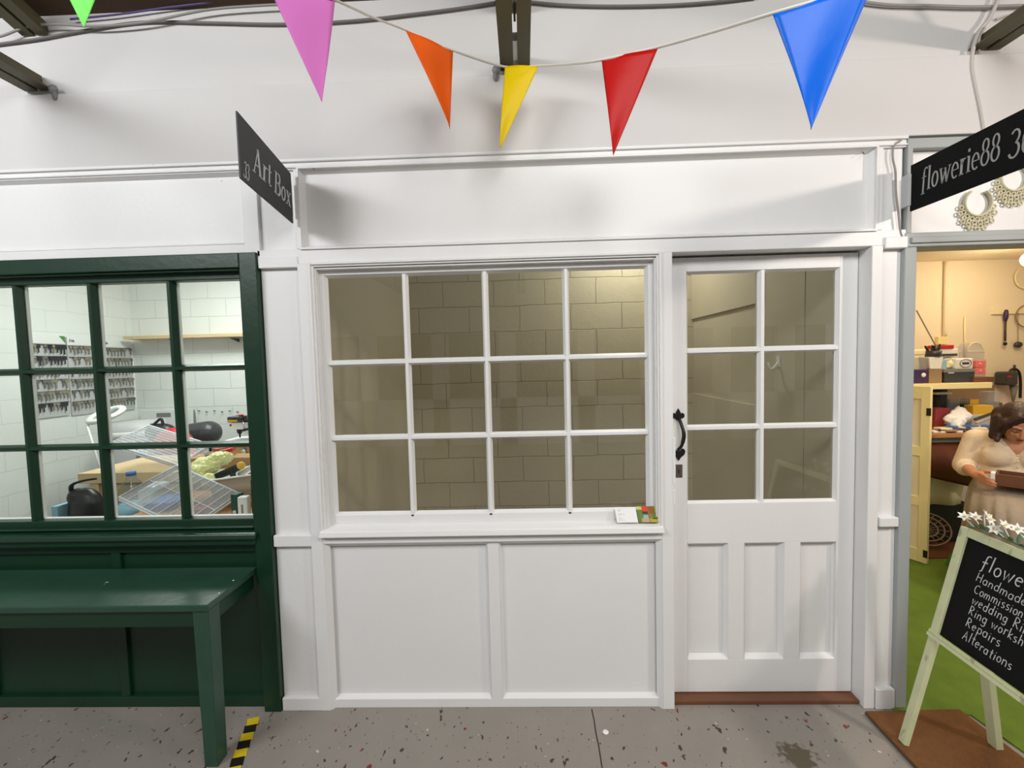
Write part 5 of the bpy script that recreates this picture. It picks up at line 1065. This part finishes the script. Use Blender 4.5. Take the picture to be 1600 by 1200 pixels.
MB().ell(W(1591, 538.5, YB-0.03), (0.036, 0.022, 0.028), 14).build('disc', M['dark'], pd2)
MB().tube([W(1591, 489, YB-0.026), W(1591, 535, YB-0.03)], 0.0022, 6).build('cord', M['grey'], pd2)
hr = thing('hanging_hoop', 'thin hoop hanging on the wall rail at the right frame edge', 'hoop', W(1603, 500, YB-0.035))
hc = W(1604, 494, YB-0.035); MB().tube([hc+Vector((0.095*math.cos(a*math.pi/14), 0, 0.10*math.sin(a*math.pi/14))) for a in range(28)], 0.006, 6, close=True).build('ring', M['wicker'], hr)
hr2 = thing('hanging_hoop', 'pale hoop high on the wall right of the lamp', 'hoop', W(1603, 435, YB-0.035))
hc = W(1604, 433, YB-0.03); MB().tube([hc+Vector((0.10*math.cos(a*math.pi/14), 0, 0.10*math.sin(a*math.pi/14))) for a in range(28)], 0.008, 6, close=True).build('ring', M['creampanel'], hr2)
mo = thing('pendant_motor', 'grey pendant drill motor hanging on the wall above the woman', 'motor', W(1582, 574, YB-0.08))
mb, c = wbox(MB(), 1571, 581, 1592, 602, YB-0.12, 0.10); mb.build('motor_body', M['dark'], mo, bevel=0.018)
mb, c = wbox(MB(), 1574, 587, 1581, 589.5, YB-0.123, 0.004); mb.build('name_plate', M['redp'], mo)
MB().tube(bez([W(1577, 582, YB-0.07), W(1581, 577, YB-0.07), W(1588, 577, YB-0.07), W(1593, 584, YB-0.07), W(1594.5, 600, YB-0.07), W(1594, 622, YB-0.07)], 6), 0.010, 8).build('flex_cable', M['black'], mo)
MB().tube([W(1584, 602, YB-0.07), W(1583.5, 616, YB-0.07), W(1583, 628, YB-0.07)], [0.03, 0.018, 0.008], 12).build('nose', M['grey'], mo)
MB().tube([W(1585, 581, YB-0.07), W(1585, 571, YB-0.03)], 0.010, 8).build('hanger', M['dark'], mo)
# clutter on the desk
ZD = 0.963
item('grey_board', 'grey brown panel at the back of the desk below the shelf', 'panel', (1462, 604, 1552, 672), 2.226, 0.02, 'wicker', 0.002, zfix=ZD)
pn = thing('round_tin', 'wide dark round tin with a yellow sticker on the desk', 'tin', W(1522, 640, 1.95))
cx_ = W(1522, 640, 1.98); MB().lathe([(0.17, ZD), (0.19, 1.12), (0.195, 1.125), (0.195, 1.145), (0.06, 1.165), (0.0001, 1.165)], (cx_.x, 2.02, 0), 28).build('tin_body', M['dark'], pn)
mb, c = wbox(MB(), 1516, 624, 1530, 631.5, 1.80, 0.002); mb.build('sticker', M['yellowp'], pn)
item('yellow_box', 'yellow box on the desk behind the woman, right of the white cloth', 'box', (1521, 634, 1552, 648), 1.70, 0.08, 'yellowp')
item('paper_stack', 'grey paper stack under the yellow box on the desk', 'papers', (1519, 648.3, 1556, 662), 1.695, 0.1, 'ltgrey', zfix=ZD)
item('dusty_red_case', 'dusty red case on the desk right of the cream door hinge', 'case', (1462, 638, 1484, 652), 1.76, 0.1, 'dustyred', 0.006, zfix=ZD)
item('glass_jar', 'grey glass jar on the desk left of the round tin', 'jar', (1484, 622, 1502, 637), 1.86, 0.09, 'frost', 0.02, zfix=ZD)
item('dark_gadget', 'dark round gadget on the desk next to the cream door', 'gadget', (1466, 606, 1482, 640), 1.85, 0.08, 'black', 0.02, zfix=ZD)
item('pale_ruler', 'thin pale ruler edge lying over the dark gadget', 'ruler', (1463, 613.5, 1488, 616), 1.80, 0.05, 'whitep', 0.001)
item('clear_bin', 'clear plastic bin at the right end of the desk back', 'bin', (1545, 612, 1562, 632), 1.72, 0.08, 'frost', 0.006, zfix=ZD)
rg = thing('white_rag', 'crumpled white cloth heaped on the jeweller desk', 'cloth', W(1495, 665, 1.62))
m = MB()
for (x, y, Y, r) in ((1494, 650, 1.66, 0.05), (1500, 644, 1.68, 0.045), (1508, 651, 1.64, 0.04), (1486, 656, 1.62, 0.045), (1480, 655, 1.63, 0.03), (1500, 658, 1.62, 0.045), (1492, 663, 1.60, 0.04), (1512, 656, 1.66, 0.025)): m.ell(W(x, y, Y), (r*1.1, r*0.8, r), 10)
ro = m.build('cloth_heap', M['paper'], rg, remesh=0.012, smooth_it=1)
dm = ro.modifiers.new('d', 'DISPLACE'); dm.texture = tx_; dm.strength = 0.04; dm.mid_level = 0.5; dm.texture_coords = 'GLOBAL'
rj = random.Random(11)
desc = [('paper_scrap', 'paper', 'pale paper slip'), ('tool_scrap', 'dark', 'dark hand tool'), ('paper_scrap', 'creampanel', 'cream paper slip'), ('tool_scrap', 'metal', 'metal hand tool'), ('card_scrap', 'card', 'brown card piece'), ('paper_scrap', 'bluep', 'blue wrapped slip')]
where = ['by the cream door', 'in front of the red case', 'left of the white cloth', 'in front of the white cloth', 'below the yellow box', 'nearest to the shoulder of the woman']
for i in range(18):
    nm, mm_, lb = desc[i % 6]; x = 1464+i*4.6; k_ = min(5, i//3); Y = rj.uniform(1.53, 1.60) if i % 3 else 1.56
    c = W(x, 672, Y); c.z = ZD+0.002+0.012*(i % 3)
    Mx = Matrix.Translation(c) @ Matrix.Rotation(rj.uniform(-1, 1), 4, 'Z')
    if nm == 'tool_scrap': mb = MB().cap(Mx @ Vector((-0.06, 0, 0.008)), Mx @ Vector((0.06, 0.02, 0.014)), 0.008, 0.006, 8)
    else: mb = MB().box(-0.045, 0.045, -0.03, 0.03, 0, 0.012+0.01*(i % 2), Mx)
    tag(mb.build(nm, M[mm_], loc=c), f'{lb} on the desk front {where[k_]}', 'desk clutter')
tag(MB().cap(W(1524, 655, 1.60), W(1566, 640, 1.66), 0.012, 0.01, 8).build('long_tool', M['dark'], loc=W(1524, 655, 1.62)), 'long dark tool lying up toward the yellow box', 'tool')
tag(MB().cap(W(1526, 660, 1.60), W(1560, 647, 1.66), 0.010, 0.008, 8).build('long_tool', M['ltgrey'], loc=W(1526, 660, 1.6)), 'long pale tool lying below the dark one beside the woman', 'tool')

# ================================================================== THE SEATED WOMAN
PO = Vector((3.165, 0.95, 0)); PR = Matrix.Translation(PO) @ Matrix.Rotation(R(-40), 4, 'Z')
class LB(MB):          # mesh drawn in the woman's own frame (she faces local -Y)
    def build(s, *a, **k):
        s.v = [PR @ v for v in s.v]; return MB.build(s, *a, **k)
pr = thing('person', 'seated woman in cream V-neck jumper and taupe tulle skirt looking down at a wooden tray', 'person', PO)
pr['label'] = 'seated person in cream V-neck jumper and taupe tulle skirt looking down at a tray'
sR, eR, wR, hR = Vector((-0.165, 0.02, 1.005)), Vector((-0.222, -0.01, 0.822)), Vector((-0.185, -0.195, 0.802)), Vector((-0.142, -0.285, 0.790))
sL, eL, wL, hL = Vector((0.165, 0.02, 1.005)), Vector((0.255, -0.01, 0.815)), Vector((0.27, -0.21, 0.800)), Vector((0.255, -0.30, 0.790))
hc = Vector((0.0, -0.085, 1.135)); tilt = Matrix.Rotation(R(12), 4, 'Z') @ Matrix.Rotation(R(34), 4, 'X')
def hp(x, y, z): return hc + (tilt @ Vector((x, y, z)))
body = LB()
body.ell(hp(0, 0.01, 0.028), (0.073, 0.090, 0.092), 20, tilt)
body.ell(hp(0, -0.030, -0.035), (0.059, 0.060, 0.072), 18, tilt)
body.ell(hp(0, -0.062, -0.090), (0.026, 0.022, 0.018), 12, tilt)
body.cap(hp(0, -0.086, 0.010), hp(0, -0.106, -0.028), 0.009, 0.013)
for s_ in (-1, 1):
    body.ell(hp(0.012*s_, -0.094, -0.030), 0.009, 8)
    body.ell(hp(0.030*s_, -0.074, -0.018), (0.020, 0.018, 0.018), 10, tilt)
    body.cap(hp(0.014*s_, -0.088, 0.026), hp(0.044*s_, -0.074, 0.026), 0.007, 0.006)
    body.ell(hp(0.030*s_, -0.077, 0.008), (0.014, 0.010, 0.009), 10, tilt)
    body.ell(hp(0.074*s_, 0.012, -0.01), (0.010, 0.020, 0.030), 10, tilt)
body.cap(hp(-0.016, -0.086, -0.056), hp(0.016, -0.086, -0.056), 0.0065, 0.0065); body.cap(hp(-0.012, -0.084, -0.065), hp(0.012, -0.084, -0.065), 0.007, 0.007)
body.cap(hp(0, 0.03, -0.05), (0, 0.03, 1.02), 0.050, 0.062)
body.ell((0, 0.0, 0.965), (0.165, 0.100, 0.090), 16); body.ell((0, -0.03, 0.965), (0.085, 0.070, 0.045), 14)
body.ell((0, 0.01, 0.83), (0.15, 0.10, 0.17), 16); body.ell((0, 0.04, 0.62), (0.17, 0.13, 0.16), 16)
def arm(sh, el, wr, hd, side):
    body.cap(sh, el, 0.050, 0.042); body.cap(el, wr, 0.039, 0.026); body.cap(wr, wr.lerp(hd, 0.3), 0.025, 0.024)
    d = (hd-wr).normalized(); out = Vector((-side*1.0, 0.0, 0)); out = (out-d*out.dot(d)).normalized()
    for k in (-0.022, -0.006, 0.010, 0.024): body.cap(wr+d*0.015+Vector((0, 0, k*0.6)), wr+d*0.072+Vector((0, 0, k)), 0.017, 0.0125, 10)
    for i, L in enumerate((0.060, 0.072, 0.068, 0.052)):        # four fingers round the tray edge, index on top
        z = 0.026-0.0175*i; b0 = wr+d*0.074+Vector((0, 0, z))
        b1 = b0+d*L*0.45+out*0.004+Vector((0, 0, -0.004)); b2 = b1+d*L*0.30-out*0.010+Vector((0, 0, -0.004)); b3 = b2+d*L*0.18-out*0.014+Vector((0, 0, -0.002))
        body.cap(b0, b1, 0.0092, 0.0085, 8); body.cap(b1, b2, 0.0084, 0.0076, 8); body.cap(b2, b3, 0.0076, 0.0066, 8)
    t0 = wr+d*0.025-out*0.012+Vector((0, 0, 0.026)); t1 = t0+d*0.028-out*0.014+Vector((0, 0, 0.016)); t2 = t1+d*0.028-out*0.008+Vector((0, 0, 0.002))
    body.cap(t0, t1, 0.012, 0.0105, 8); body.cap(t1, t2, 0.0102, 0.0085, 8)
arm(sR, eR, wR, hR, 1); arm(sL, eL, wL, hL, -1)
for s_ in (-1, 1):
    hp_ = Vector((0.09*s_, 0.0, 0.55)); kn_ = Vector((0.09*s_, -0.35, 0.54)); an_ = Vector((0.08*s_, -0.33, 0.10))
    body.cap(hp_, kn_, 0.085, 0.062); body.cap(kn_, an_, 0.058, 0.036); body.cap(an_+Vector((0, 0.02, -0.04)), an_+Vector((0, -0.13, -0.055)), 0.036, 0.028)
body.build('body', M['skin'], pr, remesh=0.0055, smooth_it=2)
lp_ = LB(); lp_.cap(hp(-0.016, -0.0905, -0.058), hp(0.016, -0.0905, -0.058), 0.0042, 0.0042, 8); lp_.cap(hp(-0.011, -0.0885, -0.066), hp(0.011, -0.0885, -0.066), 0.0045, 0.0045, 8)
plabel(lp_.build('lips', mat('lip_red_brown', C8(150, 78, 66), 0.45), pr), 'red brown lips')
ls = LB()
for s_ in (-1, 1): ls.tube([hp(0.018*s_, -0.086, 0.003), hp(0.030*s_, -0.090, 0.000), hp(0.043*s_, -0.083, 0.003)], 0.0018, 6); ls.tube([hp(0.013*s_, -0.097, 0.028), hp(0.030*s_, -0.0915, 0.034), hp(0.047*s_, -0.081, 0.028)], 0.0026, 6)
plabel(ls.build('lashes_and_brows', M['hair'], pr), 'dark lashes and eyebrows')
hr_ = LB(); hr_.ell(hp(0, 0.024, 0.036), (0.086, 0.100, 0.098), 24, tilt)
for s_ in (-1, 1):
    hr_.cap(hp(0.022*s_, -0.052, 0.092), hp(0.074*s_, -0.054, 0.040), 0.026, 0.026)
    hr_.cap(hp(0.074*s_, -0.046, 0.045), hp(0.084*s_, -0.040, -0.045), 0.028, 0.024)
    hr_.cap(hp(0.084*s_, -0.040, -0.045), hc+Vector((0.092*s_, -0.075, -0.105)), 0.024, 0.014)
    hr_.cap(hp(0.080*s_, 0.01, 0.03), hc+Vector((0.100*s_, -0.02, -0.085)), 0.036, 0.026)
    hr_.cap(hp(0.055*s_, 0.06, 0.03), hc+Vector((0.080*s_, 0.06, -0.09)), 0.050, 0.036)
hr_.cap(hp(0.0, 0.09, 0.02), hc+Vector((0, 0.10, -0.08)), 0.06, 0.05)
hr_.build('hair', M['hair'], pr, remesh=0.006, smooth_it=8)
jm = LB()
jm.ell((0, 0.01, 0.875), (0.178, 0.125, 0.14), 20); jm.ell((0, 0.005, 0.965), (0.170, 0.108, 0.095), 20)
for s_ in (-1, 1): jm.ell((0.078*s_, -0.080, 0.915), (0.078, 0.068, 0.074), 16)
jm.ell((0, 0.005, 0.815), (0.182, 0.138, 0.07), 20)
for sh, el, wr in ((sR, eR, wR), (sL, eL, wL)):
    jm.cap(Vector((0, 0.01, 1.0)).lerp(sh, 0.5), sh, 0.064, 0.066); jm.cap(sh, el, 0.067, 0.060); jm.cap(el, el.lerp(wr, 0.22), 0.058, 0.052)
jo = jm.build('jumper', M['knit'], pr, remesh=0.008, smooth_it=4)
nk = LB().prism([(-0.105, -0.25, 1.10), (0.105, -0.25, 1.10), (0.004, -0.25, 0.928)], (0, 0.26, 0))
cut = nk.build('neck_cutter', None)
cut.parent = None
md = jo.modifiers.new('v', 'BOOLEAN'); md.operation = 'DIFFERENCE'; md.object = cut; md.solver = 'EXACT'
jo.parent = None; cut.location = -PO; dg = bpy.context.evaluated_depsgraph_get(); dg.update()
nm = bpy.data.meshes.new_from_object(jo.evaluated_get(dg)); jo.modifiers.clear(); jo.data = nm; jo.parent = pr
for p in nm.polygons: p.use_smooth = True
bpy.data.objects.remove(cut)
hm = LB(); hm.tube([(0.178*math.cos(a*math.pi/16), 0.005+0.135*math.sin(a*math.pi/16), 0.772) for a in range(32)], 0.022, 8, close=True)
hm.build('hem_band', M['knit'], pr)
for el, wr in ((eR, wR), (eL, wL)):
    c0_ = el.lerp(wr, 0.14); c1_ = el.lerp(wr, 0.36); LB().tube([c0_, c0_.lerp(c1_, 0.5), c1_], [0.056, 0.060, 0.050], 14).build('rolled_cuff', M['knit'], pr)
for z, y in ((0.935, -0.108), (0.90, -0.130), (0.865, -0.132)): bt_ = LB(); bt_.ell((0.004, y, z), (0.006, 0.004, 0.006), 8); bt_.build('button', M['creampanel'], pr)
sk = LB(); N = 60; secs = [(0.770, 0.160, 0.125, 0.005), (0.74, 0.175, 0.17, -0.03), (0.70, 0.20, 0.27, -0.12), (0.64, 0.215, 0.33, -0.17), (0.55, 0.225, 0.35, -0.19), (0.42, 0.235, 0.34, -0.19), (0.28, 0.245, 0.33, -0.19), (0.12, 0.25, 0.34, -0.19)]
vs = []
for i, (z, rx, ry, cy_) in enumerate(secs):
    for j in range(2*N):
        a = j*math.pi/N; q = i/len(secs); rp = 1+0.075*q*math.sin(a*17+math.sin(a*3)*1.5)+0.04*q*math.sin(a*9+i*0.5)+0.02*math.sin(a*29)*q
        vs.append((rx*rp*math.cos(a), cy_+ry*rp*math.sin(a), z))
fs = [(i*2*N+j, i*2*N+(j+1) % (2*N), (i+1)*2*N+(j+1) % (2*N), (i+1)*2*N+j) for i in range(len(secs)-1) for j in range(2*N)]
sk.add(vs, fs, True); sk.build('skirt', M['tulle'], pr, thick=0.004)
sc_ = PR @ Vector((0, 0.04, 0)); 
for s_ in (-1, 1):
    a_ = Vector((0.08*s_, -0.33, 0.10)); sh_ = LB(); sh_.cap(a_+Vector((0, 0.03, -0.044)), a_+Vector((0, -0.14, -0.053)), 0.046, 0.037, 14); sh_.build('shoe', M['leather'], pr)
stl = thing('stool', 'low brown stool under the skirt of the seated woman', 'stool', (sc_.x, sc_.y, 0.008))
MB().lathe([(0.0001, 0.40), (0.15, 0.40), (0.155, 0.42), (0.15, 0.445), (0.0001, 0.445)], (sc_.x, sc_.y, 0), 24).build('seat', M['brownwood'], stl)
for i in range(4):
    a = R(45+90*i); MB().cap((sc_.x+0.10*math.cos(a), sc_.y+0.10*math.sin(a), 0.40), (sc_.x+0.13*math.cos(a), sc_.y+0.13*math.sin(a), 0.022), 0.014, 0.014, 8).build('leg', M['brownwood'], stl)
ty = thing('wooden_tray', 'shallow brown wooden tray held above the lap of the seated woman', 'tray', PR @ Vector((0.08, -0.22, 0.775)))
TM = Matrix.Translation((-0.110, -0.305, 0.772)) @ Matrix.Rotation(R(-9), 4, 'Z'); tw, td = 0.36, 0.15
def tbox(*a): b = LB(); b.box(*a, TM); return b
tbox(0, tw, 0, td, 0, 0.010).build('tray_base', M['brownwood'], ty)
for (p, q, r_, s2_) in ((0, tw, 0, 0.012), (0, tw, td-0.012, td), (0, 0.012, 0.012, td-0.012), (tw-0.012, tw, 0.012, td-0.012)): tbox(p, q, r_, s2_, 0.010, 0.070).build('side', M['brownwood'], ty, bevel=0.002)
plabel(tbox(-0.020, -0.001, 0.0, 0.07, 0.004, 0.072).build('end_label', M['paper'], ty), 'white label at the left end of the tray')
